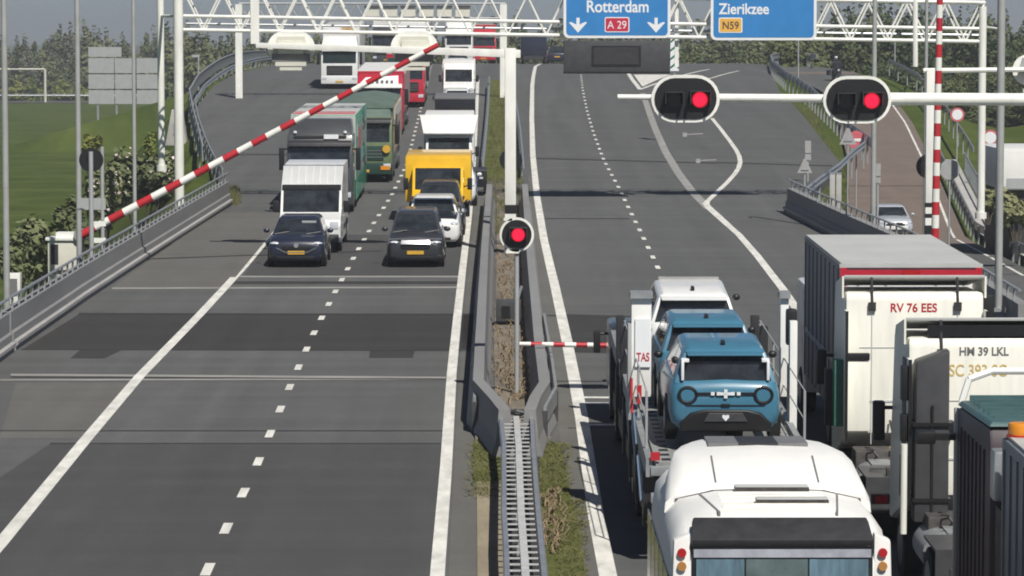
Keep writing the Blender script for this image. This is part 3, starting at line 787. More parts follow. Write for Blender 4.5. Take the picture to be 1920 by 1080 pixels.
round_signal(171, 300, 103, land(-11.5, 103)-.5, 'black back of a round signal on a pale post left of the queue', False, .36, .07, 'round signals seen from behind', 'sign_back')
round_signal(958, 300, 116, zr(116), 'black back of a round signal hidden behind the median gallows post', False, .38, .06, 'round signals seen from behind')
round_signal(1741, 312, 114.6, br(114)[1], 'black back of a round signal behind the banded white post', False, .41, .06, 'round signals seen from behind')
# ------------------------------------------------------------------ barrier booms
def boom(name_label, A, B, r0, r1, n, first_red=True, extra=None):
    A = Vector(A); B = Vector(B); t = thing('barrier_boom', name_label, 'barrier boom', A, group='red and white barrier booms')
    for i in range(n):
        a, b = (B-A)*(i/n), (B-A)*((i+1)/n); ra, rb2 = r0+(r1-r0)*i/n, r0+(r1-r0)*(i+1)/n; red = (i % 2 == 0) == first_red
        MB().cyl(a, b, ra, rb2, n=10).build('red_band' if red else 'white_band', _M['boom_red' if red else 'white_steel'], t)
    return t
MY = 109.0
t = boom('long red and white boom rising diagonally over the queue', at(152, 441, MY), at(822, 84, MY), .135, .08, 25)
MB().cyl((-.05, .1, 0), (-.05, .45, 0), .2, n=16).build('pivot', _M['galv_dull'], t)
P = at(125, 480, MY+.6); zb = land(-12, MY)-.5
t = thing('barrier_machine', 'white louvred machine cabinet at the foot of the diagonal boom', 'barrier cabinet', (P.x, MY+.6, zb))
zt = at(125, 452, MY).z - zb
MB().box(-.55, .52, -.35, .35, zt-1.7, zt).build('cabinet', _M['cream'], t, bevel=.02); MB().box(-.62, .6, -.42, .42, zt, zt+.1).build('lid', _M['white_steel'], t, bevel=.02)
MB().box(-.3, .35, -.3, .3, zt+.1, zt+.25).build('cap', _M['white_steel'], t)
MB().box(-.45, -.22, -.365, -.35, zt-.75, zt-.12).box(-.45, .4, -.365, -.35, zt-1.05, zt-.93).build('vent', _M['dark'], t)
MB().box(-.3, .3, -.25, .25, -.2, zt-1.7).build('plinth', _M['concrete'], t)
P = at(24, 540, 101); zb = land(-13, 101)-1; zt = at(24, 512, 101).z - zb
t = thing('switch_cabinet', 'small white framed cabinet by the lamp post at the far left edge', 'cabinet', (P.x, 101, zb))
MB().box(-.24, .24, -.2, .2, zt-.9, zt).build('body', _M['white_steel'], t, bevel=.015); MB().box(-.1, .16, -.215, -.2, zt-.65, zt-.15).build('door', _M['mid_grey'], t); MB().box(-.2, .2, -.15, .15, -.2, zt-.9).build('plinth', _M['concrete'], t)
t = boom('upright red and white boom raised beside the parallel road', at(1753, 452, BY-1), at(1764, -90, BY-1), .13, .10, 22)
t['label'] = 'upright red and white boom raised beside the white banded post'
MB().box(-.35, .35, -.3, .3, -1.6, -.1).build('machine_foot', _M['cream'], t, bevel=.02)
JY = 76.0
t = boom('lowered thin red and white boom crossing in front of the car transporter', at(1165, 648, JY), at(974, 645, JY), .06, .05, 9, False)
boom_post = thing('boom_support', 'low dark boom support standing beside the transporter cab', 'barrier post', (at(1172, 648, JY).x, JY, zr(JY)))
MB().box(-.1, .1, -.12, .12, 0, 1.25).build('post', _M['dark_grey'], boom_post, bevel=.02); MB().box(-.14, .14, -.16, .16, 1.0, 1.15).build('clamp', _M['white_steel'], boom_post)
# ------------------------------------------------------------------ poles and masts
def mast(px, pb, Y, r, label, z0=None, m='pole_grey', r1=None, sleeve=None):
    x = at(px, 300, Y).x; b = at(px, pb, Y).z if z0 is None else z0
    t = thing('lamp_mast', label, 'mast', (x, Y, b), group='tall grey masts')
    MB().cyl((0, 0, 0), (0, 0, 14-b), r, (r1 or r*.75), n=14).build('shaft', _M[m], t)
    if sleeve: MB().cyl((0, 0, 0), (0, 0, sleeve), r*1.35, n=14).build('base_sleeve', _M[m], t)
    MB().box(-.17, .17, -.17, .17, -.05, .04).build('foot_plate', _M['galv_dull'], t)
    MB().tube([(0, 0, 14-b), (0, -.3, 14.35-b), (0, -1.2, 14.5-b)], .05).build('outreach', _M[m], t)
    return t
mast(10, 0, 98, .105, 'pale mast at the far left edge of the photo', land(-14, 98)-1.2, sleeve=4.3)
mast(147, 0, 106, .095, 'pale mast just left of the black round signal back', land(-12.7, 106)-.6, sleeve=3.5)
mast(252, 0, 112, .07, 'slim pale mast crossing the blank sign panels', land(-11.6, 112)-.6)
mast(1638, 430, 121, .095, 'grey mast rising behind the right-hand red signal', None)
mast(1735, 0, 128, .075, 'slim grey mast just left of the white banded post', br(128)[1])
mast(1875, 580, 87, .09, 'nearest grey mast, in front of the parallel road at right', None, r1=.11)
mast(1874, 0, 119, .13, 'thick grey mast near the right edge, behind the nearest one', br(119)[1]-.3)
# thin far poles
for px, y0, y1, Y, lab in ((372, 105, 130, 260, 'short pale pole with a crooked top by the far left bend'), (1497, 75, 112, 290, 'thin far pole above the right bend'), (1678, 75, 130, 320, 'thin far pole before the wood, right of the motorcyclist')):
    a, b = at(px, y1, Y), at(px, y0, Y); t = thing('thin_pole', lab, 'pole', a - Vector((0, 0, 2)))
    MB().cyl((0, 0, 0), b-a+Vector((0, 0, 2)), .06, n=8).build('shaft', _M['sign_back'], t)
    MB().box(-.45 if px < 400 else -.2, .1, -.06, .06, b.z-a.z+1.9, b.z-a.z+2.1).build('head', _M['sign_back'], t)
# ------------------------------------------------------------------ small traffic signs on posts
def post_sign(name, px, py, Y, z0, label, shape, r, m, face=True, cat='road sign', group=None):
    c = at(px, py, Y); t = thing(name, label, cat, (c.x, Y, z0), group=group); h = c.z-z0
    MB().cyl((0, .05, -.4), (0, .05, h), .04, n=8).build('post', _M['sign_back'], t)
    if shape == 'round':
        MB().prism_y([(x, z+h) for x, z in circ(r, 22)], -.02, .01).build('plate', _M[m], t, smooth=False)
        if face:
            MB().prism_y([(x, z+h) for x, z in circ(r*.74, 22)], -.028, -.01).build('face', _M['sign_white'], t, smooth=False)
    elif shape == 'tri':
        MB().prism_y([(-r, h-r*.8), (r, h-r*.8), (r*.12, h+r*1.1), (-r*.12, h+r*1.1)], -.02, .01).build('plate', _M[m], t, smooth=False)
        MB().box(-r*.5, r*.5, -.05, -.02, h-r*.45, h-r*.3).build('clamp', _M['galv_dull'], t)
    else:
        w_, h_ = r; MB().box(-w_, w_, -.02, .01, h-h_, h+h_).build('plate', _M[m], t)
        MB().box(-w_, w_, -.045, -.02, h-h_*.3, h-h_*.2).build('clamp', _M['galv_dull'], t)
    return t
mat('sign_pinkred', (.55, .12, .15), .5, var=.05); mat('sign_dull', (.34, .34, .34), .6, var=.12)
g = G(1510, 352); post_sign('warning_sign', 1509, 313, g.y, g.z, 'grey triangular warning sign seen from behind at the parapet end', 'tri', .32, 'sign_dull')
g = G(1516, 345); post_sign('marker_post', 1515, 282, g.y+1.5, zr(g.y), 'narrow grey plate on a post behind the triangular sign back', 'rect', (.13, .42), 'sign_dull')
post_sign('warning_sign', 1590, 258, 168, .5, 'tall grey arrow-topped sign back beside the pink round sign', 'tri', .42, 'sign_dull')
MBx = post_sign('no_entry_sign', 1606, 262, 172, .3, 'faded red round sign with white bar at the parallel road edge', 'round', .45, 'sign_pinkred', False)
MB().box(-.3, .3, -.03, -.015, at(1606, 262, 172).z-.3-.08, at(1606, 262, 172).z-.3+.06).build('bar', _M['sign_white'], MBx)
mat('sign_face_grey', (.55, .5, .48), .5, var=.1)
t = post_sign('speed_limit_sign', 1795, 215, 205, at(1787, 300, 205).z, 'round speed limit sign with red rim on the grass slope', 'round', .42, 'sign_pinkred', True)
t = post_sign('speed_limit_sign', 1857, 258, 196, at(1857, 330, 196).z-.6, 'round speed limit sign half hidden between the two masts at right', 'round', .45, 'sign_pinkred', True)
post_sign('round_sign_back', 1781, 318, 122, br(122)[1], 'grey round sign back just right of the upright boom', 'round', .36, 'sign_dull', False)
post_sign('oval_sign', 1646, 325, 128, br(128)[1]+.4, 'narrow grey sign back edge-on by the mast', 'rect', (.10, .36), 'sign_dull', False)
for px in (1560, 1572):
    g = at(px, 385, 127); t = thing('wooden_post', 'short pale post behind the parapet, %s of the pair' % ('left' if px == 1560 else 'right'), 'post', (g.x, 127, g.z-.2), group='pair of pale posts behind the parapet')
    MB().box(-.1, .1, -.1, .1, 0, 1.35).build('shaft', _M['concrete_pale'], t, bevel=.02); MB().box(-.11, .11, -.11, .11, 1.35, 1.4).build('cap', _M['galv_dull'], t)
# left: ladder post, sign next to round signal
t = thing('equipment_post', 'pale ladder-like post with a cross plate right of the black signal back', 'post', (at(192, 380, 104.5).x, 104.5, land(-11, 104)-.5)); h = at(192, 275, 104.5).z - t.location.z
MB().cyl((0, 0, 0), (0, 0, h), .06, n=10).build('shaft', _M['pole_grey'], t)
MB().box(-.75, .1, -.05, .0, h-1.9, h-1.55).build('cross_plate', _M['sign_back'], t)
for zz in (2.4, 2.9): MB().box(-.35, .1, -.06, -.02, h-zz, h-zz+.15).build('rung', _M['white_steel'], t)
# big blank sign on legs (seen from behind), left
DY = 410.0; k = 1/ppm(DY); c = at(232, 245, DY)
t = thing('blank_sign', 'large blank grey back of a direction sign on thin legs in the left meadow', 'road sign', (c.x, DY, land(c.x, DY)))
z = lambda py: at(232, py, DY).z - t.location.z
xx = lambda px: (px-232)*k
gap = 1.2*k
for i, (y0, y1) in enumerate(((195, 169), (166.5, 139.5), (137, 109))):
    for x0, x1 in ((167, 215), (216.5, 249), (257, 303)):
        MB().box(xx(x0), xx(x1)+(.4 if x1 == 249 else 0), -.05, .05, z(y0), z(y1)).build('panel', _M['sign_back'], t)
MB().box(xx(167), xx(229), -.05, .05, z(106.5), z(88)).build('panel', _M['sign_back'], t)
for px in (184, 219, 285): MB().box(xx(px)-.12, xx(px)+.12, .05, .25, -.5, z(92 if px < 230 else 112)).build('leg', _M['galv_dull'], t)
MB().box(xx(166), xx(304), .05, .2, z(152)-.08, z(152)+.08).box(xx(166), xx(304), .05, .2, z(182)-.08, z(182)+.08).build('cross_beam', _M['galv_dull'], t)
# distant signal portal and light band of the far road on the left
QY = 590.0; a = at(85, 190, QY)
t = thing('far_signal_portal', 'pale gallows with a black signal over the far road beyond the meadow', 'signal gallows', (a.x, QY, a.z))
k = 1/ppm(QY); MB().cyl((0, 0, -1), (0, 0, 60*k), .22).build('pole', _M['cream'], t); MB().tube([(0, 0, 60*k), (-140*k, 0, 60*k)], .16).build('arm', _M['cream'], t)
MB().prism_y([(x-57*k, zz+60*k) for x, zz in circ(.75)], -.1, .1).build('signal', _M['black'], t, smooth=False)
ra, rb3 = [], []
for x in range(-160, 41, 10): ra.append((x, 586, land(x, 586)+.1+.0)); rb3.append((x, 598, land(x, 598)+.16))
struct('far_road', MB().ribbon(ra, rb3), 'asphalt')
guard_rail('pale guard rail along the far road beyond the meadow', [Vector((x, 600, land(x, 600)+.2)) for x in range(-150, -50, 6)], 1.1, 12, m='galv')
# concrete gate end at the left bend
P = G(352, 262); t = thing('concrete_block', 'pale wedge-shaped concrete block behind the left rails', 'concrete block', (P.x-.6, P.y, P.z-.3))
MB().prism_y([(-.55, 0), (.6, 0), (.35, 1.6), (-.2, 1.9)], -.5, .6).build('block', _M['concrete_pale'], t, bevel=.05); MB().box(-.1, .1, -.55, -.48, .6, 1.2).build('plate', _M['sign_back'], t)
# ------------------------------------------------------------------ vehicle materials
mat('glass', (.022, .027, .032), .07, var=.75, scale=1.6, spec=.6, coat=.5)  # strong colour mottling painted in for streaky window reflections
mat('glass_green', (.018, .03, .028), .1, var=.3, scale=1.5)
mat('glass_blue', (.05, .10, .13), .08, var=.35, scale=2.5)
mat('tyre', (.018, .018, .018), .85, var=.25, scale=6)
mat('rim', (.30, .30, .31), .35, metal=.7, var=.1)
mat('plate_yellow', (.62, .36, .04), .5, var=.12, scale=9)
mat('headlight', (.55, .58, .62), .12, var=.2, scale=9)
mat('taillight', (.42, .015, .02), .25, var=.1)
mat('amber', (.70, .26, .02), .3, var=.1)
mat('chrome', (.85, .86, .88), .16, metal=.9, var=.05)
paint('navy_paint', (.014, .018, .038)); paint('charcoal_paint', (.030, .032, .038)); paint('black_paint', (.012, .012, .014))
paint('white_paint', (.74, .75, .74), .35, .06); paint('silver_paint', (.42, .45, .50), .3, .08)
paint('yellow_paint', (.78, .46, .01), .4, .08); paint('teal_paint', (.055, .18, .275), .38, .08)
paint('red_paint', (.46, .015, .035), .4, .12); paint('olive_paint', (.125, .175, .085), .5, .2); paint('green_curtain', (.035, .29, .17), .6, .25)
paint('dark_green_paint', (.012, .045, .032), .45, .2); paint('tan_curtain', (.50, .34, .17), .7, .35); paint('truck_grey', (.045, .05, .055), .4, .15)
mat('box_white', (.72, .72, .70), .5, var=.07, scale=1.2); mat('roof_grey', (.46, .47, .46), .6, var=.1, scale=1.0)
mat('curtain_grey', (.30, .30, .30), .65, var=.16, scale=2.5, stretch=(1, 3, .25))
mat('tarp_olive', (.11, .155, .13), .7, var=.25, scale=1.4)
mat('ivory_paint', (.82, .81, .73), .4, var=.11, scale=2.2, stretch=(2, 2, .22))
mat('panel_white', (.80, .80, .77), .4, var=.04)
def place(name, label, cat, X, Y, face, group=None, z=None, pitch=None, yaw=0.0):
    """face +1: front looks at the camera, Y is the front; face -1: driving away, Y is the front too."""
    z = zr(Y) if z is None else z
    s = _slope(Y) if pitch is None else pitch
    t = thing(name, label, cat, (X, Y, z + .012), (math.atan(s) if face > 0 else -math.atan(s), 0, (0 if face > 0 else math.pi) + yaw), group)
    return t
def wheel(t, x, y, r=.33, w=.22, rim='rim', dual=False):
    s = 1 if x > 0 else -1; w2 = w*2.2 if dual else w
    o = MB().cyl((x, y, r), (x - s*w2, y, r), r, n=20).build('tyre', _M['tyre'], t, bevel=.03)
    o.name = 'wheel'
    MB().cyl((x+s*.006, y, r), (x - s*.05, y, r), r*.62, n=14).build('rim', _M[rim], o)
    return o
def car(t, col, L=4.1, W=1.78, H=1.5, hood=1.0, hoodh=.92, belt=1.0, ws=.75, rs=.45, rb=.12, roof=None, plate=True, wr=.32, grille='black', light='headlight', rails=False, mirror=None):
    c = _M[col]; h = W/2
    st = [(0, .80, .32, .66*hoodh), (.035, .89, .24, .82*hoodh), (.16, .95, .20, .93*hoodh), (hood*.55, .985, .20, .985*hoodh), (hood+.08, 1, .20, belt), (L*.55, 1, .20, belt+.015), (L-.55, .985, .20, belt+.03), (L-.16, .955, .22, belt+.02), (L-.04, .91, .26, .95*belt), (L, .83, .36, .84*belt)]
    secs = []
    for y, wf, zl, zt in st:
        q = h*wf; H_ = [(0, zl), (.82*q, zl), (.96*q, zl+.10), (q, zl+.36*(zt-zl)), (.985*q, zl+.70*(zt-zl)), (.92*q, zt-.045), (.76*q, zt), (0, zt+.02)]
        secs.append([(x, y, z) for x, z in H_] + [(-x, y, z) for x, z in H_[-2:0:-1]])
    b = MB().loft(secs).build('body', c, t, ang=50)
    y0, y1, yt0, yt1 = hood, L-rb, hood+ws, L-rb-rs; wb_, wt = h*.90, h*.71; zb, zt = belt-.05, H-.05
    gh = [[(-wb_, y0, zb), (wb_, y0, zb), (wb_, y1, zb), (-wb_, y1, zb)], [(-wt, yt0, zt), (wt, yt0, zt), (wt, yt1, zt), (-wt, yt1, zt)]]
    MB().loft(gh).build('cabin', c, t, bevel=.05)
    rf = MB().loft([[(-wt-.005, yt0-.02, zt-.012), (wt+.005, yt0-.02, zt-.012), (wt+.005, yt1+.03, zt-.012), (-wt-.005, yt1+.03, zt-.012)], [(-wt*.86, yt0+.14, H), (wt*.86, yt0+.14, H), (wt*.86, yt1-.10, H), (-wt*.86, yt1-.10, H)]]).build('roof', _M[roof or col], t, bevel=.03)
    if rails:
        for s in (-1, 1): MB().tube([(s*wt*.93, yt0+.15, H+.02), (s*wt*.93, yt1-.1, H+.02)], .022).build('roof_rail', _M['chrome'], t)
    A, B = gh
    MB().panel((A[0], A[1], B[1], B[0]), .05, .95, .10, .93, .008).build('windscreen', _M['glass'], t, smooth=False)
    MB().panel((A[2], A[3], B[3], B[2]), .045, .955, .10, .94, .008).build('rear_window', _M['glass'], t, smooth=False)
    for q in ((A[1], A[2], B[2], B[1]), (A[3], A[0], B[0], B[3])):
        for u0, u1 in ((.16, .50), (.53, .84)):
            MB().panel(q, u0, u1, .14, .90, .008).build('side_window', _M['glass'], t, smooth=False)
    for s in (-1, 1):
        for y in (hood*.78, L-.80):
            MB().cyl((s*(h-.16), y, wr+.01), (s*(h+.002), y, wr+.01), wr+.055, n=20).build('wheel_arch', _M['black'], t)
            wheel(t, s*(h+.012), y, wr, .2)
        m = MB().ell((s*(h+.10), hood+.30, belt+.07), .10, .06, .075).build('mirror', _M[mirror] if mirror else c, t)
        if mirror: m.scale = (1, 1, 1); [setattr(v, 'co', Vector(((v.co.x-s*(h+.10))*.72+s*(h+.03), v.co.y, (v.co.z-belt-.07)*.8+belt+.07))) for v in m.data.vertices]
        MB().ell((s*(h*.72), .10, .80*hoodh), .17, .10, .055, 10, 6).build('headlight', _M[light], t)
        MB().box(s*h*.70-.14, s*h*.70+.14, L-.10, L-.005, .70*belt, .86*belt).build('tail_light', _M['taillight'], t, bevel=.02)
        MB().box(s*h*.72-.10, s*h*.72+.10, .02, .10, .36, .42).build('fog_light', _M['mid_grey'], t)
    g = MB().box(-h*.50, h*.50, -.012, .06, .58*hoodh, .72*hoodh).build('grille', _M[grille], t, bevel=.015)
    MB().box(-h*.64, h*.64, -.008, .08, .27, .36).build('lower_intake', _M['black'], t, bevel=.015)
    if plate:
        MB().box(-.26, .26, -.03, -.005, .42, .53).build('number_plate', _M['plate_yellow'], t)
        MB().box(-.26, .26, L-.01, L+.012, .58, .69).build('number_plate', _M['plate_yellow'], t)
    for s in (-1, 1): MB().tube([(s*.5-.22, hood-.08+.03, belt-.01), (s*.5+.22, hood+.06, belt+.05)], .012, 5).build('wiper', _M['black'], t)
    return gh
# ---- cars of the oncoming queue
t = place('parked_car', 'dark navy hatchback at the head of the left queue', 'car', -6.12, 107.4, 1)
car(t, 'navy_paint', 4.05, 1.80, 1.47, .98, .94, 1.0, .80, .45)
MB().box(.10, .55, .98+.58, .98+.60, 1.30, 1.36).build('visor_sticker', _M['sign_back'], t)
MB().cyl((0, -.035, .70), (0, -.005, .70), .075, n=16).build('emblem', _M['chrome'], t)
MB().tube([(-.62, -.0, .62), (-.34, -.03, .48), (.34, -.03, .48), (.62, -.0, .62)], .012, 6).build('bumper_crease', _M['mid_grey'], t)
t = place('parked_minivan', 'dark charcoal minivan at the head of the lane by the median, its chrome grille glinting', 'minivan', -2.42, 107.4, 1)
car(t, 'charcoal_paint', 4.5, 1.76, 1.65, .82, .98, 1.06, .62, .25, grille='black')
MB().loft([[(-.44, -.03, .74), (.44, -.03, .74), (.44, .05, .84), (-.44, .05, .84)], [(-.46, -.065, .735), (.46, -.065, .735), (.44, .005, .865), (-.44, .005, .865)]]).build('grille_glint_plate', mat('glint_chrome', (.95, .95, .96), .32, metal=.9, var=.03), t, bevel=.01)  # chrome plate added and tilted to mirror the sun as a glint
MB().tube([(-.82, .06, .88), (0, -.02, .92), (.82, .06, .88)], .022, 6).build('chrome_strip', _M['chrome'], t)
t = place('parked_car', 'white car with dark windscreen directly behind the charcoal minivan', 'car', -2.02, 115.2, 1)
car(t, 'white_paint', 4.3, 1.88, 1.60, 1.0, 1.02, 1.1, .72, .4)
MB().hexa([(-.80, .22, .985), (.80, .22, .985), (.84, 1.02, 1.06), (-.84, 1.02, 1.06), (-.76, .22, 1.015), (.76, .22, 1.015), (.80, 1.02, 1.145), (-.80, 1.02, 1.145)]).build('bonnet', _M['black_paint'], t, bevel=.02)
# ---- yellow box van
def boxvan(t, col, boxcol, W=2.2, H=2.75, L=6.0, cabH=2.2, roofcol=None, boxW=None, luton=True):
    c = _M[col]; h = W/2*.92; bw = (boxW or W)/2
    prof = [(0, .38), (-.02, .85), (.18, 1.08), (.62, 1.22), (1.30, 2.05), (1.55, cabH), (2.0, cabH), (2.0, .38)]
    MB().prism_x(prof, -h, h).build('cab', c, t, bevel=.07, ang=45)
    MB().panel([(-h, .62, 1.22), (h, .62, 1.22), (h, 1.30, 2.05), (-h, 1.30, 2.05)], .06, .94, .05, .95, .012).build('windscreen', _M['glass'], t, smooth=False)
    b = MB().box(-bw, bw, 1.55, L, .75, H).build('box_body', _M[boxcol], t, bevel=.06)
    if luton: MB().hexa([(-bw, 1.0, cabH+.02), (bw, 1.0, cabH+.02), (bw, 1.6, cabH-.1), (-bw, 1.6, cabH-.1), (-bw, 1.25, H-.015), (bw, 1.25, H-.015), (bw, 1.6, H-.01), (-bw, 1.6, H-.01)]).build('roof_fairing', _M[boxcol], t, bevel=.05)
    MB().box(-bw*.97, bw*.97, 1.7, L-.05, H, H+.03).build('roof', _M[roofcol or boxcol], t, bevel=.01)
    MB().box(-bw*.8, bw*.8, 1.8, L, .4, .74).build('chassis', _M['dark'], t)
    MB().box(-h*.96, h*.96, -.06, .1, .36, .6).build('bumper', _M['dark_grey'], t, bevel=.03)
    MB().box(-h*.5, h*.5, -.05, .03, .65, .86).build('grille', _M['black'], t, bevel=.02)
    MB().box(-.26, .26, -.085, -.06, .42, .53).build('number_plate', _M['plate_yellow'], t)
    for s in (-1, 1):
        MB().box(s*h*.82-.13, s*h*.82+.13, -.05, .12, .72, .92).build('headlight', _M['headlight'], t, bevel=.03)
        m = MB().box(s*(h+.22)-.09, s*(h+.22)+.09, .75, .86, 1.25, 1.68).build('mirror', _M['black'], t, bevel=.03)
        MB().tube([(s*h*.98, .82, 1.35), (s*(h+.2), .82, 1.42)], .025, 6).build('mirror_arm', _M['black'], t)
        MB().panel([(s*(h+.001), .75, 1.22), (s*(h+.001), 1.6, 1.22), (s*(h+.001), 1.6, 2.0), (s*(h+.001), 1.2, 2.0)] if s > 0 else [(s*(h+.001), 1.6, 1.22), (s*(h+.001), .75, 1.22), (s*(h+.001), 1.2, 2.0), (s*(h+.001), 1.6, 2.0)], .08, .92, .08, .92, .006).build('side_window', _M['glass'], t, smooth=False)
        wheel(t, s*(h-.02), .95, .34); wheel(t, s*(bw-.08), L-1.4, .34)
t = place('box_van', 'bright yellow box van with dark windscreen in the lane by the median', 'van', -2.02, 125.5, 1)
boxvan(t, 'yellow_paint', 'yellow_paint', 2.05, 2.42, 6.0, 1.98, luton=False, boxW=2.42)
MB().box(-.98, .98, -.12, .6, .95, 1.06).build('hood_edge', _M['dark_grey'], t, bevel=.05)
# ---- dark low car between the white car and the yellow van
t = place('parked_car', 'dark low car tucked between the white car and the yellow van', 'car', -1.88, 120.6, 1)
car(t, 'charcoal_paint', 4.0, 1.76, 1.78, .9, .94, 1.05, .7, .4)
t = place('parked_van', 'small white and blue van behind the yellow box van', 'van', -1.55, 135.5, 1)
car(t, 'white_paint', 4.4, 1.80, 1.9, .8, 1.02, 1.12, .7, .25)
mat('van_blue', (.05, .08, .26), .4, var=.1)
for s in (-1, 1): MB().box(s*.915-.006, s*.915+.006, .9, 4.0, .55, .95).build('blue_stripe', _M['van_blue'], t)
t = place('box_van', 'white box lorry with sloped white roof shield behind the yellow van', 'van', -1.9, 147, 1)
boxvan(t, 'white_paint', 'box_white', 2.15, 2.95, 6.3, 2.2, luton=False)
MB().hexa([(-1.08, .85, 2.18), (1.08, .85, 2.18), (1.25, 1.5, 2.90), (-1.25, 1.5, 2.90), (-1.08, .82, 2.24), (1.08, .82, 2.24), (1.25, 1.5, 3.0), (-1.25, 1.5, 3.0)]).build('roof_shield', _M['box_white'], t, bevel=.02)
t = place('tow_trailer', 'black covered trailer standing beside the white box lorry by the median', 'trailer', -.62, 141.5, 1)
MB().box(-.35, .35, 0, 2.2, .35, 1.0).build('box', _M['black'], t, bevel=.05); MB().box(-.36, .36, -.02, 2.22, .98, 1.06).build('lid', _M['dark_grey'], t, bevel=.02)
MB().box(.05, .2, -.03, 0, .7, .78).build('reflector', _M['headlight'], t)
for s in (-1, 1): wheel(t, s*.36, 1.2, .28, .14)
t = place('flatbed_trailer', 'black trailer with pale top edge behind the white box lorry', 'trailer', -2.1, 190, 1)
MB().box(-1.1, 1.1, 0, 5.2, .5, 1.75).build('body', _M['black_paint'], t, bevel=.05); MB().box(-1.13, 1.13, -.02, 5.25, 1.75, 1.87).build('top_edge', _M['mid_grey'], t, bevel=.02)
for s in (-1, 1): wheel(t, s*1.08, 1.7, .33)
MB().box(-.9, .9, -.03, 0, .55, .75).build('bumper', _M['dark_grey'], t)
t = place('parked_car', 'white car with black bonnet, just behind the black trailer by the median', 'car', -2.15, 204, 1)
car(t, 'white_paint', 4.2, 1.8, 1.55, 1.0, .95, 1.02, .75, .4)
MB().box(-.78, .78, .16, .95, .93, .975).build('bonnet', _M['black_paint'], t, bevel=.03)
t = place('panel_van', 'white panel van far back in the lane by the median', 'van', -2.2, 220, 1)
boxvan(t, 'white_paint', 'box_white', 2.1, 2.5, 5.6, 2.4, luton=False)
# ---- white high panel van in left lane
t = place('panel_van', 'white high roof panel van right behind the navy hatchback', 'van', -6.0, 113.2, 1)
W = 2.0; h = W/2
prof = [(0, .35), (-.02, .88), (.15, 1.08), (.72, 1.28), (1.22, 1.98), (1.42, 2.12), (2.6, 2.72), (5.9, 2.75), (6.0, 2.5), (6.0, .35)]
MB().loft([[(-h, y, z) for y, z in prof], [(-h, y, z) for y, z in prof], [(h, y, z) for y, z in prof]]) .build('body', _M['white_paint'], t, bevel=.09, seg=3, ang=45)
MB().panel([(-h, .72, 1.28), (h, .72, 1.28), (h, 1.22, 1.98), (-h, 1.22, 1.98)], .04, .96, .02, .98, .015).build('windscreen', _M['glass'], t, smooth=False)
MB().hexa([(-h*.97, 1.20, 1.99), (h*.97, 1.20, 1.99), (h*.97, 1.4, 2.13), (-h*.97, 1.4, 2.13), (-h*.97, 1.18, 2.02), (h*.97, 1.18, 2.02), (h*.97, 1.38, 2.16), (-h*.97, 1.38, 2.16)]).build('visor_band', _M['black'], t)
for i in range(-3, 4): MB().tube([(i*.24, 1.5, 2.18), (i*.24, 2.55, 2.715)], .014, 5).build('roof_rib', _M['white_paint'], t)
MB().box(-h*.55, h*.55, -.05, .05, .72, .9).build('grille', _M['black'], t, bevel=.02); MB().box(-h*.95, h*.95, -.07, .12, .34, .62).build('bumper', _M['dark_grey'], t, bevel=.04)
MB().box(-.26, .26, -.095, -.07, .42, .53).build('number_plate', _M['plate_yellow'], t)
for s in (-1, 1):
    MB().box(s*h*.80-.14, s*h*.80+.14, -.04, .15, .78, 1.02).build('headlight', _M['headlight'], t, bevel=.04)
    MB().box(s*(h+.16)-.1, s*(h+.16)+.1, .8, .92, 1.28, 1.66).build('mirror', _M['black'], t, bevel=.03)
    q = [(s*(h+.001), .85, 1.28), (s*(h+.001), 2.0, 1.28), (s*(h+.001), 2.0, 1.98), (s*(h+.001), 1.25, 1.98)]
    if s < 0: q = [q[1], q[0], q[3], q[2]]
    MB().panel(q, .06, .94, .06, .94, .006).build('side_window', _M['glass'], t, smooth=False)
    MB().box(s*(h+.01)-.012, s*(h+.01)+.012, 2.3, 5.5, .62, .80).build('side_moulding', _M['dark_grey'], t)
    wheel(t, s*(h+.005), 1.0, .35); wheel(t, s*(h+.005), 4.7, .35)
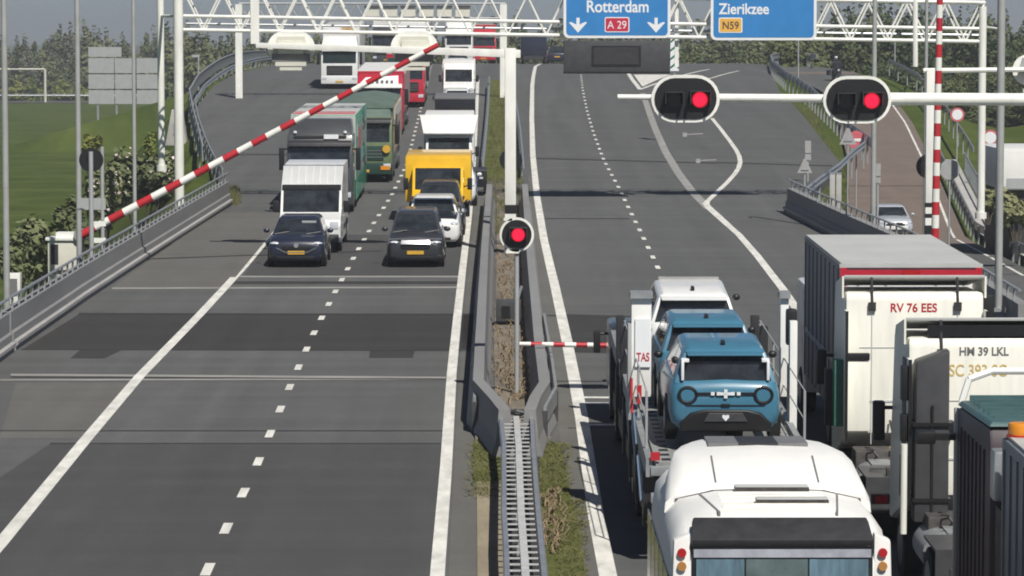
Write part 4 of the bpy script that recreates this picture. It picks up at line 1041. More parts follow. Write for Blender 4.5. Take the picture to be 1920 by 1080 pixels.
# ---- cab-over lorries
def lorry(t, cab='truck_grey', W=2.5, H=2.95, fair=3.75, fairc=None, trailer=None, trim=None, grille='black', bumper=None, visor='dark', gl='glass'):
    c = _M[cab]; h = W/2
    prof = [(.02, .45), (-.03, 1.0), (0, 1.72), (.20, 2.62), (.36, H), (2.15, H), (2.2, 1.0), (2.2, .6)]
    MB().prism_x(prof, -h, h).build('cab', c, t, bevel=.08, ang=42)
    MB().panel([(-h, 0, 1.72), (h, 0, 1.72), (h, .20, 2.62), (-h, .20, 2.62)], .05, .95, .03, .97, .012).build('windscreen', _M[gl], t, smooth=False)
    MB().hexa([(-h*.96, -.06, 2.56), (h*.96, -.06, 2.56), (h*.96, .2, 2.66), (-h*.96, .2, 2.66), (-h*.96, -.02, 2.70), (h*.96, -.02, 2.70), (h*.96, .24, 2.78), (-h*.96, .24, 2.78)]).build('sun_visor', _M[visor], t, bevel=.02)
    MB().hexa([(-h*.98, .42, H-.02), (h*.98, .42, H-.02), (h*.98, 2.1, H-.02), (-h*.98, 2.1, H-.02), (-h*.90, 1.05, fair), (h*.90, 1.05, fair), (h*.93, 2.1, fair), (-h*.93, 2.1, fair)]).build('roof_fairing', _M[fairc or cab], t, bevel=.08)
    MB().box(-h*.70, h*.70, -.06, .02, .95, 1.58).build('grille', _M[grille], t, bevel=.03)
    for z in (1.08, 1.22, 1.36): MB().box(-h*.66, h*.66, -.075, -.05, z, z+.03).build('grille_bar', _M['mid_grey'], t)
    MB().box(-h, h, -.10, .25, .35, .85).build('bumper', _M[bumper or cab], t, bevel=.05)
    MB().box(-.26, .26, -.125, -.10, .45, .56).build('number_plate', _M['plate_yellow'], t)
    for s in (-1, 1):
        MB().box(s*h*.82-.16, s*h*.82+.16, -.12, .05, .62, .82).build('headlight', _M['headlight'], t, bevel=.03)
        m = MB().box(s*(h+.20)-.10, s*(h+.20)+.10, .02, .20, 1.65, 2.5).build('mirror', _M['black'], t, bevel=.04)
        MB().tube([(s*h*.98, .25, 2.45), (s*(h+.2), .12, 2.45)], .03, 6).build('mirror_arm', _M['black'], t)
        q = [(s*(h+.001), .25, 1.72), (s*(h+.001), 1.35, 1.72), (s*(h+.001), 1.35, 2.55), (s*(h+.001), .42, 2.55)]
        if s < 0: q = [q[1], q[0], q[3], q[2]]
        MB().panel(q, .05, .95, .05, .95, .006).build('side_window', _M['glass'], t, smooth=False)
        wheel(t, s*(h-.02), 1.35, .5, .3); wheel(t, s*(h-.02), 4.2, .5, .28, dual=True)
        MB().box(s*(h-.02)-.02, s*(h-.02)+.02, 2.3, 3.6, .35, 1.0).build('side_skirt', _M['dark_grey'], t)
    MB().box(-.45, .45, 2.1, 5.2, .75, 1.0).build('chassis', _M['dark'], t)
    if trailer:
        L, Ht, front, side, roof = trailer; y0 = 2.75
        MB().box(-h-.02, h+.02, y0, y0+L, 1.1, Ht).build('trailer_body', _M[side], t, bevel=.05)
        MB().box(-h, h, y0-.03, y0+.02, 1.12, Ht-.02).build('trailer_front', _M[front], t)
        MB().box(-h, h, y0+.05, y0+L-.05, Ht, Ht+.025).build('trailer_roof', _M[roof], t)
        for s in (-1, 1):
            for k in range(8): MB().box(s*(h+.03)-.012, s*(h+.03)+.012, y0+.4+k*(L-.8)/7-.03, y0+.4+k*(L-.8)/7+.03, 1.2, Ht-.1).build('curtain_strap', _M['mid_grey'], t)
            MB().box(s*(h-.05)-.02, s*(h-.05)+.02, y0+2, y0+L-5, .45, 1.08).build('underrun_guard', _M['mid_grey'], t)
            for k in range(3): wheel(t, s*(h-.02), y0+L-4.6+k*1.3, .48, .3)
        MB().box(-.5, .5, y0+.2, y0+L-.2, .8, 1.08).build('trailer_frame', _M['dark'], t)
t = place('lorry', 'dark grey lorry with green side curtain, behind the white high roof van', 'lorry', -6.58, 131.5, 1)
lorry(t, 'truck_grey', 2.5, 3.0, 3.55, trailer=(11.0, 3.62, 'roof_grey', 'green_curtain', 'roof_grey'))
for s in (-1, 1): MB().cyl((s*.95, .35, 3.02), (s*.95, .40, 3.1), .07, n=10).build('roof_lamp', _M['headlight'], t)
MB().box(-1.0, 1.0, .25, .33, 2.88, 2.96).build('lamp_bar', _M['dark'], t); MB().box(.15, .7, .22, .26, 2.83, 3.0).build('roof_sticker', _M['sign_white'], t)
MB().box(1.268, 1.285, 5.0, 7.2, 2.2, 3.0).build('red_flag_panel', _M['boom_red'], t)
MB().box(1.20, 1.275, 3.2, 13.6, .35, 1.12).build('side_skirt', _M['green_curtain'], t)
mat('green_light', (.09, .42, .29), .6, var=.2, scale=2)
for z, a in ((3.2, 'green_light'), (1.6, 'green_light')): MB().box(1.268, 1.28, 4, 13, z, z+.45).build('curtain_band', _M[a], t)
MB().box(-1.2, 1.2, 3.2, 3.5, 3.64, 3.67).box(-1.2, 1.2, 4.6, 4.9, 3.64, 3.67).build('roof_stripe', _M['boom_red'], t)
t = place('lorry', 'olive green lorry with rounded tarpaulin top, second in the left lane lorry row', 'lorry', -5.62, 150, 1)
lorry(t, 'olive_paint', 2.5, 2.8, 3.12, 'tarp_olive', trailer=(11.5, 3.2, 'tarp_olive', 'tan_curtain', 'tarp_olive'), grille='dark_green_paint', bumper='dark_green_paint')
MB().cyl((1.0, -.16, 1.45), (1.0, -.08, 1.45), .17, n=14).build('marker_disc', _M['plate_yellow'], t)
MB().box(.75, 1.15, -.14, -.09, .55, .72).build('lamp_cluster', _M['amber'], t)
MB().loft([[(x, y, 3.18+.24*math.cos(x/1.27*1.45)) for x in (-1.25, -1, -.6, 0, .6, 1, 1.25)] + [(1.25, y, 3.15), (-1.25, y, 3.15)] for y in (1.2, 14)]).build('tarpaulin', _M['tarp_olive'], t)
mat('brown_patch', (.05, .03, .025), .7, var=.2)
for y, z0, z1 in ((4, 1.9, 2.7), (8, 1.2, 2.2)): MB().box(1.268, 1.284, y, y+3.0, z0, z1).build('curtain_picture', _M['brown_patch'], t)
MB().box(1.268, 1.282, 3, 13.5, 2.55, 3.1).build('curtain_band', _M['ivory_paint'], t)
t = place('lorry', 'red lorry with white lettered roof board behind the olive lorry', 'lorry', -6.1, 186, 1)
lorry(t, 'red_paint', 2.5, 2.8, 3.25, 'red_paint', trailer=(12, 3.35, 'red_paint', 'red_paint', 'box_white'), visor='box_white')
MB().hexa([(-1.1, .28, 2.75), (1.0, .28, 2.75), (1.0, .5, 2.75), (-1.1, .5, 2.75), (-.75, .52, 3.1), (1.0, .52, 3.2), (1.0, .65, 3.2), (-.75, .65, 3.1)]).build('roof_board', _M['sign_white'], t, bevel=.02)
for i in range(5): MB().box(-.45+i*.26, -.30+i*.26, .27, .42, 2.82, 2.96).build('letter_mark', _M['mid_grey'], t)
MB().box(1.255, 1.29, 2.8, 14.6, 3.2, 3.38).box(-1.29, -1.255, 2.8, 14.6, 3.2, 3.38).build('top_rail', _M['box_white'], t)
t = place('lorry', 'second red lorry half hidden behind the first red one', 'lorry', -5.45, 214, 1)
lorry(t, 'red_paint', 2.4, 2.7, 3.0, 'dark_green_paint', trailer=(9, 3.2, 'red_paint', 'red_paint', 'roof_grey'))
t = place('lorry', 'white lorry standing apart on the left asphalt, picture board on its roof', 'lorry', -10.45, 236, 1)
lorry(t, 'white_paint', 2.5, 3.0, 3.55, 'box_white', trailer=(10, 4.15, 'box_white', 'box_white', 'roof_grey'), gl='glass_green', bumper='white_paint', visor='box_white')
MB().box(-.95, -.1, 2.68, 2.715, 3.75, 4.05).build('board_panel', _M['sign_white'], t); MB().box(.05, .95, 2.68, 2.715, 3.7, 4.1).build('board_picture', _M['tan_curtain'], t)
t = place('lorry', 'white and blue fronted lorry far back by the median under the gantry', 'lorry', -3.15, 318, 1)
lorry(t, 'white_paint', 2.5, 3.0, 3.9, 'box_white', trailer=(10, 4.3, 'box_white', 'box_white', 'roof_grey'))
mat('pink_panel', (.55, .16, .22), .5, var=.1)
MB().box(-1.24, -.4, -.04, .1, 2.6, 2.9).build('pink_stripe', _M['pink_panel'], t)
for X, Y, lab, cc, tr in ((-9.2, 300, 'dark lorry far back in the left lane, mostly hidden by the signal arm', 'truck_grey', ('box_white', 'truck_grey', 'roof_grey')), (-6.6, 292, 'grey lorry far back behind the red lorries', 'silver_paint', ('box_white', 'curtain_grey', 'roof_grey')), (-6.2, 262, 'white lorry roof just behind the second red lorry', 'white_paint', ('box_white', 'box_white', 'box_white')), (-1.0, 345, 'farthest reddish lorry by the median', 'red_paint', ('red_paint', 'tan_curtain', 'roof_grey'))):
    t = place('lorry', lab, 'lorry', X, Y, 1); lorry(t, cc, 2.5, 2.9, 3.5, trailer=(9, 3.9)+tr)
for X, Y, col, lab in ((-2.6, 246, 'white_paint', 'white car behind the far white panel van by the median'), (-2.7, 262, 'charcoal_paint', 'dark car far back by the median, behind two white vehicles')):
    t = place('parked_car', lab, 'car', X, Y, 1); car(t, col, 4.2, 1.8, 1.6)
# dark vehicles at the crest of the empty carriageway
for X, Y, W_, H_, lab in ((3.7, 318, 2.4, 2.6, 'dark blue van driving away at the crest of the empty carriageway'), (6.0, 326, 1.9, 1.6, 'dark flat car at the crest, right of the dark blue van')):
    t = place('distant_van' if H_ > 2 else 'distant_car', lab, 'van' if H_ > 2 else 'car', X, Y+5, -1)
    if H_ > 2: boxvan(t, 'navy_paint', 'navy_paint', W_, H_, 5.2, 2.2, luton=False)
    else: car(t, 'navy_paint', 4.2, W_, H_)
# ---- silver car on the parallel road
bx, bz, hw = br(168)
t = place('approaching_car', 'silver car with a white bumper on the brown parallel road', 'car', 19.35, 166.5, 1, z=bz, pitch=0)
car(t, 'silver_paint', 4.5, 1.80, 1.45, 1.1, .90, .98, .85, .5, plate=False)
MB().box(-.62, .62, -.03, .05, .38, .56).build('bumper', _M['white_paint'], t, bevel=.03)
for s in (-1, 1): MB().box(s*.2-.16, s*.2+.16, -.035, .02, .58, .72).build('kidney_grille', _M['black'], t, bevel=.04)
# ------------------------------------------------------------------ coach in the foreground, seen from behind
RY = 38.0; Lc = 6.3; Wc = 2.48; Hc = 2.90
t = place('coach', 'white coach with domed roof and blue curtains in the foreground', 'coach', 3.19, RY+Lc, -1)
h = Wc/2
def csec(y, wf, zt, zb, crown):
    q = h*wf; P = [(0, zb), (q*.97, zb), (q, zb+.25), (q, 1.4), (q*.99, zt-.50), (q*.95, zt-.20), (q*.84, zt-.05), (q*.5, zt+crown*.7), (0, zt+crown)]
    return [(x, y, z) for x, z in P] + [(-x, y, z) for x, z in P[-2:0:-1]]
secs = [csec(0, .80, 1.9, .45, .0), csec(.25, .90, 2.3, .35, .03), csec(.75, .97, 2.62, .35, .05), csec(1.6, 1, 2.84, .35, .06), csec(Lc-1.8, 1, Hc-.02, .35, .06), csec(Lc-.7, 1, Hc-.03, .35, .05), csec(Lc-.30, .995, Hc-.15, .35, .03), csec(Lc-.10, .985, Hc-.28, .38, .02), csec(Lc, .96, Hc-.42, .45, .0)]
MB().loft(secs).build('body', _M['panel_white'], t, ang=60)
# raised air-conditioning dome over the forward part of the roof
def dome(y, wf, zt):
    q = h*wf; P = [(q, Hc-.24), (q*.99, (zt+Hc)/2-.12), (q*.93, zt-.05), (q*.80, zt), (0, zt+.03), (-q*.80, zt), (-q*.93, zt-.05), (-q*.99, (zt+Hc)/2-.12), (-q, Hc-.24)]
    return [(x, y, z) for x, z in P]
MB().loft([dome(1.35, .30, Hc+.0), dome(1.55, .50, Hc+.24), dome(1.85, .64, Hc+.30), dome(2.3, .78, Hc+.33), dome(2.8, .88, Hc+.32), dome(3.3, .93, Hc+.28), dome(Lc-2.15, .97, Hc+.085), dome(Lc-2.05, .97, Hc+.0)]).build('roof_dome', _M['panel_white'], t, ang=50)
Z = Hc+.377
for x0, x1, m in ((-.60, -.24, 'olive_paint'), (.24, .60, 'olive_paint'), (-.24, .24, 'dark')): MB().hexa([(x0, 1.9, Z-.08), (x1, 1.9, Z-.08), (x1, 2.75, Z-.05), (x0, 2.75, Z-.05), (x0, 1.9, Z-.028), (x1, 1.9, Z-.028), (x1, 2.75, Z-.002), (x0, 2.75, Z-.002)]).build('roof_hatch' if m != 'dark' else 'roof_window', _M['mid_grey' if m != 'dark' else 'dark'], t)
for x in (-.60, .60): MB().hexa([(x-.01, 3.3, Hc+.2), (x+.01, 3.3, Hc+.2), (x+.01, Lc-2.15, Hc+.02), (x-.01, Lc-2.15, Hc+.02), (x-.01, 3.3, Hc+.300), (x+.01, 3.3, Hc+.300), (x+.01, Lc-2.15, Hc+.106), (x-.01, Lc-2.15, Hc+.106)]).build('roof_seam', _M['mid_grey'], t)
MB().prism_y([(-1.08, Hc-.12), (1.08, Hc-.12), (1.08, Hc-.075), (.65, Hc+.026), (0, Hc+.048), (-.65, Hc+.026), (-1.08, Hc-.075)], Lc-2.06, Lc-2.03).build('roof_seam', _M['dark_grey'], t)
MB().box(-.46, .40, Lc-2.02, Lc-1.86, Hc+.03, Hc+.10).build('vent_bar', _M['roof_grey'], t, bevel=.02); MB().box(-.46, .40, Lc-1.86, Lc-1.80, Hc+.02, Hc+.085).build('vent_grille', _M['grime'], t)
MB().box(-.60, .22, Lc-1.12, Lc-.96, Hc+.03, Hc+.09).build('vent_bar', _M['roof_grey'], t, bevel=.02); MB().box(-.60, .22, Lc-.96, Lc-.90, Hc+.02, Hc+.075).build('vent_grille', _M['grime'], t)
for s in (-1, 1): MB().hexa([(s*.80-.012, Lc-2.0, Hc-.05), (s*.80+.012, Lc-2.0, Hc-.05), (s*.66+.012, Lc-.55, Hc-.05), (s*.66-.012, Lc-.55, Hc-.05), (s*.80-.012, Lc-2.0, Hc-.004), (s*.80+.012, Lc-2.0, Hc-.004), (s*.66+.012, Lc-.55, Hc+.0), (s*.66-.012, Lc-.55, Hc+.0)]).build('roof_seam', _M['mid_grey'], t)
for y in (1.75, 1.5, 1.25, .85): MB().box(-.60, .60, Lc-y-.012, Lc-y+.012, Hc+.0, Hc+.05).build('roof_rib', _M['ivory_paint'], t)
# rear: dark overhang, window, curtains, pillars, lamps
MB().hexa([(-.99, Lc-.30, Hc-.10), (.99, Lc-.30, Hc-.10), (1.0, Lc+.05, Hc-.30), (-1.0, Lc+.05, Hc-.30), (-.97, Lc-.36, Hc-.03), (.97, Lc-.36, Hc-.03), (1.01, Lc+.07, Hc-.22), (-1.01, Lc+.07, Hc-.22)]).build('rear_visor', _M['dark'], t, bevel=.02)
MB().hexa([(-1.0, Lc-.02, 1.25), (1.0, Lc-.02, 1.25), (1.0, Lc+.03, 1.25), (-1.0, Lc+.03, 1.25), (-1.0, Lc-.1, Hc-.3), (1.0, Lc-.1, Hc-.3), (1.0, Lc+.018, Hc-.3), (-1.0, Lc+.018, Hc-.3)]).build('rear_window', _M['glass'], t)
mat('dull_amber', (.42, .20, .06), .35, var=.15)
mat('curtain_blue', (.115, .20, .255), .5, var=.45, scale=9, stretch=(1, 1, .12), coat=.8); mat('curtain_teal', (.10, .145, .145), .5, var=.35, scale=3, coat=.8)
def cplane(x0, x1, m, z1=Hc-.44):
    n = max(4, int((x1-x0)/.07)); A, B = [], []
    for i in range(n+1):
        x = x0+(x1-x0)*i/n; d = .006*math.sin(i*2.1)
        A.append((x, Lc+.045+d, 1.3)); B.append((x, Lc+.034+d, z1))
    MB().ribbon(A, B).build('curtain', _M[m], t)
cplane(-.95, -.30, 'curtain_blue'); cplane(.42, .95, 'curtain_blue'); cplane(-.28, .40, 'curtain_teal')
MB().hexa([(-.98, Lc-.06, Hc-.42), (.98, Lc-.06, Hc-.42), (.98, Lc+.045, Hc-.42), (-.98, Lc+.045, Hc-.42), (-.98, Lc-.06, Hc-.33), (.98, Lc-.06, Hc-.33), (.98, Lc+.035, Hc-.33), (-.98, Lc+.035, Hc-.33)]).build('window_reflection', mat('pale_reflection', (.34, .35, .40), .25, var=.25, scale=4, coat=.6), t)  # pale strip painting a sky reflection along the window top
for s in (-1, 1):
    MB().hexa([(s*1.0, Lc-.1, 1.1), (s*1.25, Lc-.1, 1.1), (s*1.25, Lc+.05, 1.1), (s*1.0, Lc+.05, 1.1), (s*1.015, Lc-.2, Hc-.16), (s*1.20, Lc-.2, Hc-.24), (s*1.20, Lc-.005, Hc-.24), (s*1.015, Lc-.005, Hc-.16)]).build('corner_pillar', _M['panel_white'], t, bevel=.03)
    for z, m in ((2.53, 'taillight'), (2.38, 'dull_amber')):
        y = Lc+.012+.055*(2.6-z)/1.4+.012; MB().cyl((s*1.11, y-.03, z), (s*1.11, y+.015, z), .05, n=16).build('marker_lamp', _M[m], t)
    for k in range(5): MB().box(s*(h+.001)-.008, s*(h+.001)+.008, .95+k*1.0, 1.85+k*1.0, 1.3, 2.2).build('side_window', _M['glass'], t)
    for y in (1.6, Lc-2.2): wheel(t, s*(h-.01), y, .48, .3)
MB().box(-1.0, 1.0, Lc-.02, Lc+.02, .6, 1.22).build('boot_lid', _M['panel_white'], t, bevel=.03)
# ------------------------------------------------------------------ car transporter
TRY = 52.2; TL = 19.0; TX = 3.58
t = place('car_transporter', 'grey open car transporter carrying three cars behind the coach', 'car transporter', TX, TRY+TL, -1)
mat('deck_grey', (.33, .34, .33), .6, metal=.3, var=.25, scale=5); mat('frame_black', (.02, .02, .022), .5, var=.2)
D = TL
MB().box(-1.25, 1.25, 0, 2.2, .5, 1.95).build('cab', _M['charcoal_paint'], t, bevel=.1); MB().box(-1.1, 1.1, -.02, .03, 1.2, 1.8).build('windscreen', _M['glass'], t)
for s in (-1, 1):
    MB().box(s*1.46-.07, s*1.46+.07, .3, .45, 1.25, 1.7).build('mirror', _M['black'], t, bevel=.03); MB().tube([(s*1.2, .4, 1.65), (s*1.46, .4, 1.65)], .03).build('mirror_arm', _M['black'], t)
    for y in (1.3, 4.6, 11.5, 12.8, 14.1): wheel(t, s*1.22, y, .48, .3)
MB().box(-.45, .45, 2.2, D-.6, .6, .9).build('chassis', _M['frame_black'], t)
dk = lambda y: 1.56 + (D-y)*.024                      # upper deck rises forwards
for s in (-1, 1):
    d = MB()
    a0, a1 = D+.02, 3.2
    d.hexa([(s*.62, a1, dk(a1)-.10), (s*1.12, a1, dk(a1)-.10), (s*1.12, a0, dk(a0)-.10), (s*.62, a0, dk(a0)-.10), (s*.62, a1, dk(a1)), (s*1.12, a1, dk(a1)), (s*1.12, a0, dk(a0)), (s*.62, a0, dk(a0))])
    d.build('wheel_track', _M['deck_grey'], t)
    h0 = MB().box(-.07, .07, -.10, .10, -.01, .006).mesh('track_hole', smooth=False); h0.materials.append(_M['frame_black'])
    for k in range(34):
        y = D-.3-k*.45; ho = bpy.data.objects.new('track_hole', h0); COL.objects.link(ho); ho.parent = t; ho.location = (s*.95, y, dk(y))
    sd = MB(); xo = s*1.22
    sd.hexa([(xo-.05, 3.2, dk(3.2)-.22), (xo+.05, 3.2, dk(3.2)-.22), (xo+.05, D, dk(D)-.22), (xo-.05, D, dk(D)-.22), (xo-.05, 3.2, dk(3.2)+.06), (xo+.05, 3.2, dk(3.2)+.06), (xo+.05, D, dk(D)+.06), (xo-.05, D, dk(D)+.06)])
    sd.build('side_beam', _M['galv_dull'], t)
    for k, y in enumerate((D-.3, D-3.0, D-5.6, D-8.4, D-12, D-15)):
        MB().box(xo-.09, xo+.09, y-.12, y+.12, .55, dk(y)-.2).build('post', _M['frame_black'], t)
    br_ = MB()
    for y in (D-.4, D-3.1, D-5.7, D-8.5): br_.tube([(xo, y, .7), (xo, y-2.3, dk(y)-.2)], .06)
    br_.build('side_brace', _M['galv_dull'], t)
    MB().box(xo-.04, xo+.04, 2.6, D-.1, .62, .95).build('lower_side_rail', _M['frame_black'], t)
    rr = MB()                                            # wire safety rail
    for y in (D-1.0, D-4.0, D-7.0, D-10): rr.tube([(xo, y, dk(y)), (xo, y, dk(y)+.95)], .022, 6)
    rr.tube([(xo, D-1.0, dk(D-1)+.95), (xo, D-10, dk(D-10)+.95)], .012, 6).tube([(xo, D-1.0, dk(D-1)+.5), (xo, D-10, dk(D-10)+.5)], .012, 6)
    rr.build('safety_rail', _M['sign_back'], t)
    MB().tube([(xo, D-1.4, .75), (xo, D-4.2, dk(D-4.2)+.1)], .075).build('hydraulic_ram', _M['chrome'], t)
MB().box(-1.2, 1.2, D-.05, D+.12, .95, 1.10).build('rear_beam', _M['galv_dull'], t, bevel=.02); MB().box(-1.2, 1.2, D-.1, D+.05, dk(D)-.2, dk(D)-.05).build('rear_beam', _M['galv_dull'], t, bevel=.02)
for s in (-1, 1): MB().box(s*1.0-.14, s*1.0+.14, D+.10, D+.15, .97, 1.08).build('tail_light', _M['taillight'], t)
MB().box(1.06, 1.2, D-.02, D+.06, dk(D)+.04, dk(D)+.16).build('red_marker', _M['boom_red'], t)
# front hydraulic gallows: white posts with lettered cover plate (image left = local +x)
yb = D-5.0
for s, w_ in ((1, .33), (-1, .14)):
    x0, x1 = sorted((s*1.30, s*(1.30-w_)))
    MB().box(x0, x1, yb-.12, yb+.12, dk(yb)+.3, 3.62).build('upright', _M['panel_white'], t, bevel=.015)
    MB().box(x0-.02, x1+.02, yb-.22, yb+.2, 3.62, 3.72).build('upright_cap', _M['galv_dull'], t)
MB().box(1.30, 1.36, yb-.2, yb+.16, 1.6, 3.2).build('side_lattice', _M['sign_back'], t, bevel=.01)
MB().box(.99, 1.24, yb+.12, yb+.16, dk(yb)+.8, dk(yb)+1.6).build('cover_plate', _M['sign_white'], t)
tt = text('TAS', .20, 'boom_red', t, (1.11, yb+.163, dk(yb)+.9), (math.pi, 0), bold=.004, sx=.62)
MB().tube([(1.3, yb+.4, 1.75), (1.3, yb+.2, 2.3)], .022).build('red_pipe', _M['boom_red'], t)
MB().box(1.17, 1.24, yb+1.0, yb+1.08, dk(yb)+.3, dk(yb)+.6).build('red_marker', _M['boom_red'], t)
for y in (D-9.5, D-11.5): 
    for s in (-1, 1): MB().box(s*1.24-.08, s*1.24+.08, y-.08, y+.08, 1.2, 2.7).build('upright', _M['frame_black'], t, bevel=.02)
# right-hand (image) tall posts
MB().box(-1.34, -1.22, D-3.9, D-3.7, 1.2, 3.35).build('upright', _M['panel_white'], t, bevel=.01)
MB().tube([(-1.28, D-3.5, 1.4), (-1.28, D-1.2, dk(D)-.1)], .07).build('hydraulic_ram', _M['panel_white'], t)
MB().box(-1.38, -1.20, D-4.4, D-4.2, 2.9, 3.5).build('mirror_housing', _M['black'], t, bevel=.05)
# cars on the deck
def ev(label, Yrear, zz, pit, col, roof, big=False, W=1.78):
    L = 3.75; t = thing('new_car', label, 'car', (TX, Yrear+L, zz + L*math.sin(pit)), (-pit, 0, math.pi), 'new cars on the transporter')
    gh = car(t, col, L, W, 1.46, .95, .92, .98, .62, .22, .10, roof, plate=False, wr=.31, mirror='black'); h = W/2
    for o in [c for c in children(t) if c.name.startswith('tail_light')]: bpy.data.objects.remove(o)
    MB().box(-.03, .03, L-.85, L-.62, 1.46, 1.52).build('roof_fin', _M['black'], t, bevel=.01)
    MB().hexa([(-.60, L-.42, 1.37), (.60, L-.42, 1.37), (.58, L-.12, 1.36), (-.58, L-.12, 1.36), (-.60, L-.42, 1.42), (.60, L-.42, 1.42), (.58, L-.12, 1.39), (-.58, L-.12, 1.39)]).build('roof_spoiler', _M[col], t, bevel=.015)
    return t
t1 = ev('teal blue new car with round tail lamps, rearmost on the transporter deck', 53.2, zr(53)+dk(D-1)+.13, .05, 'teal_paint', 'teal_paint')
L = 3.75; h = .89
for s in (-1, 1):
    x = s*.585; r_ = MB(); n = 24
    P = [Vector((x+.135*math.cos(2*math.pi*k/n), L+.004, .775+.12*math.sin(2*math.pi*k/n))) for k in range(n+1)]
    o = r_.tube(P, .024, 6).build('tail_lamp_ring', _M['black'], t1)
    MB().cyl((x, L-.06, .775), (x, L+.008, .775), .105, n=20).build('tail_lamp_lens', _M['teal_paint'], o)
    MB().box(s*.66-.022, s*.66+.022, L-.21, L-.06, .99, 1.29).build('window_bracket', _M['sign_white'], t1, bevel=.01)
    MB().box(s*.62-.06, s*.62+.06, L-.24, L-.08, 1.27, 1.32).build('window_bracket', _M['sign_white'], t1, bevel=.01)
MB().box(-.46, .46, L-.005, L+.02, .775, .815).build('light_bar', _M['black'], t1)
for x in (-.20, -.11, .11, .20): MB().box(x-.028, x+.028, L+.015, L+.03, .772, .822).build('letter_mark', _M['sign_white'], t1)
for a, b in ((.026, .085), (.09, .026)): MB().box(-a, a, L+.015, L+.034, .795-b*.8, .795+b*.8).build('emblem', _M['sign_white'], t1)
MB().loft([[(-.70, L-.02, .20), (.70, L-.02, .20), (.72, L-.01, .33), (.55, L+.01, .50), (.34, L+.02, .55), (-.34, L+.02, .55), (-.55, L+.01, .50), (-.72, L-.01, .33)], [(-.68, L+.03, .22), (.68, L+.03, .22), (.70, L+.035, .32), (.53, L+.045, .475), (.33, L+.05, .53), (-.33, L+.05, .53), (-.53, L+.045, .475), (-.70, L+.035, .32)]]).build('lower_bumper', _M['black'], t1, bevel=.01)
MB().loft([[(-.34, L+.045, .36), (.34, L+.045, .36), (.26, L+.05, .50), (-.26, L+.05, .50)], [(-.33, L+.06, .37), (.33, L+.06, .37), (.25, L+.062, .49), (-.25, L+.062, .49)]]).build('plate_recess', _M['dark_grey'], t1)
MB().prism_y([(0, .375), (.055, .435), (.05, .47), (.02, .475), (0, .46), (-.02, .475), (-.05, .47), (-.055, .435)], L+.06, L+.072).build('badge', _M['sign_white'], t1)
MB().tube([(-.72, L-.01, .70), (-.60, L+.012, .615), (.60, L+.012, .615), (.72, L-.01, .70)], .007, 5).build('hatch_seam', _M['black'], t1)
for s in (-1, 1): MB().box(s*.80-.03, s*.80+.03, L-.30, L-.10, .70, .705).build('panel_gap', _M['black'], t1)
MB().box(-.07, .07, L+.0, L+.03, .60, .64).build('boot_handle', _M['black'], t1, bevel=.01)
t2 = ev('teal blue new car between the rearmost car and the white one on the deck', 57.4, zr(57.4)+dk(D-5.2)+.05, .03, 'teal_paint', 'teal_paint', W=1.74)
t3 = ev('white new car at the front of the transporter deck', 61.5, zr(61.5)+dk(D-9.3)+.03, .08, 'white_paint', 'white_paint', W=1.76)
MB().box(-.56, .56, 1.55, 1.75, 1.42, 1.485).build('roof_front_trim', _M['curtain_grey'], t3, bevel=.02)
# ------------------------------------------------------------------ grey box lorry ahead of the tractors
BXY = 62.3; BL = 7.2
t = place('box_lorry', 'grey curtain-sided box lorry with red rear frame, ahead of the white tractors', 'lorry', 7.52, BXY+BL+2.6, -1)
E = BL+2.6
MB().box(-1.2, 1.2, 0, 2.0, .5, 2.7).build('cab', _M['white_paint'], t, bevel=.1); MB().box(-1.1, 1.1, -.02, .03, 1.4, 2.2).build('windscreen', _M['glass'], t)
MB().box(-1.27, 1.27, E-BL, E, .95, 3.74).build('box_body', _M['curtain_grey'], t, bevel=.02)
MB().box(-1.25, 1.25, E-BL+.05, E-.05, 3.74, 3.775).build('roof', _M['roof_grey'], t)
fr = MB().box(-1.28, -1.16, E, E+.05, 1.0, 3.70).box(1.16, 1.28, E, E+.05, 1.0, 3.70).box(-1.16, 1.16, E, E+.05, 3.50, 3.66).box(-1.16, 1.16, E, E+.05, 1.0, 1.15); fr.build('rear_frame', _M['red_paint'], t)
MB().box(-1.29, 1.29, E-.02, E+.045, 3.70, 3.765).build('top_beam', _M['roof_grey'], t)
MB().box(-1.15, 1.15, E-.01, E+.03, 1.15, 3.50).build('rear_door', _M['panel_white'], t)
MB().box(-.16, .16, E+.03, E+.07, 3.46, 3.66).build('door_lock', _M['taillight'], t)
for x in (-.95, -.45, .45, .95): MB().cyl((x, E+.05, 1.2), (x, E+.05, 3.4), .02, n=8).build('lock_bar', _M['galv'], t)
MB().box(.99, 1.15, E+.05, E+.07, 1.35, 1.95).build('reflective_strip', _M['amber'], t); MB().box(1.17, 1.27, E+.05, E+.07, 1.2, 1.95).build('reflective_strip', _M['boom_red'], t)
MB().box(-1.1, 1.1, E-.1, E+.02, .55, .75).build('underrun_bar', _M['galv_dull'], t)
for s in (-1, 1):
    MB().box(s*1.05-.14, s*1.05+.14, E, E+.05, .78, .95).build('tail_light', _M['taillight'], t)
    for y in (1.2, E-2.6, E-1.3): wheel(t, s*1.22, y, .48, .3)
    for k in range(9): MB().box(s*1.28-.012, s*1.28+.012, E-BL+.3+k*.82, E-BL+.34+k*.82, 1.0, 3.65).build('curtain_strap', _M['mid_grey'], t)
    MB().box(s*1.275-.012, s*1.275+.012, E-BL, E, 1.85, 1.95).build('side_rail', _M['roof_grey'], t)
MB().box(-.45, .45, 1.8, E-.2, .6, .94).build('chassis', _M['dark'], t)
tt = text('C', .3, 'boom_red', t, (1.05, E+.035, 2.85), (math.pi, 0))
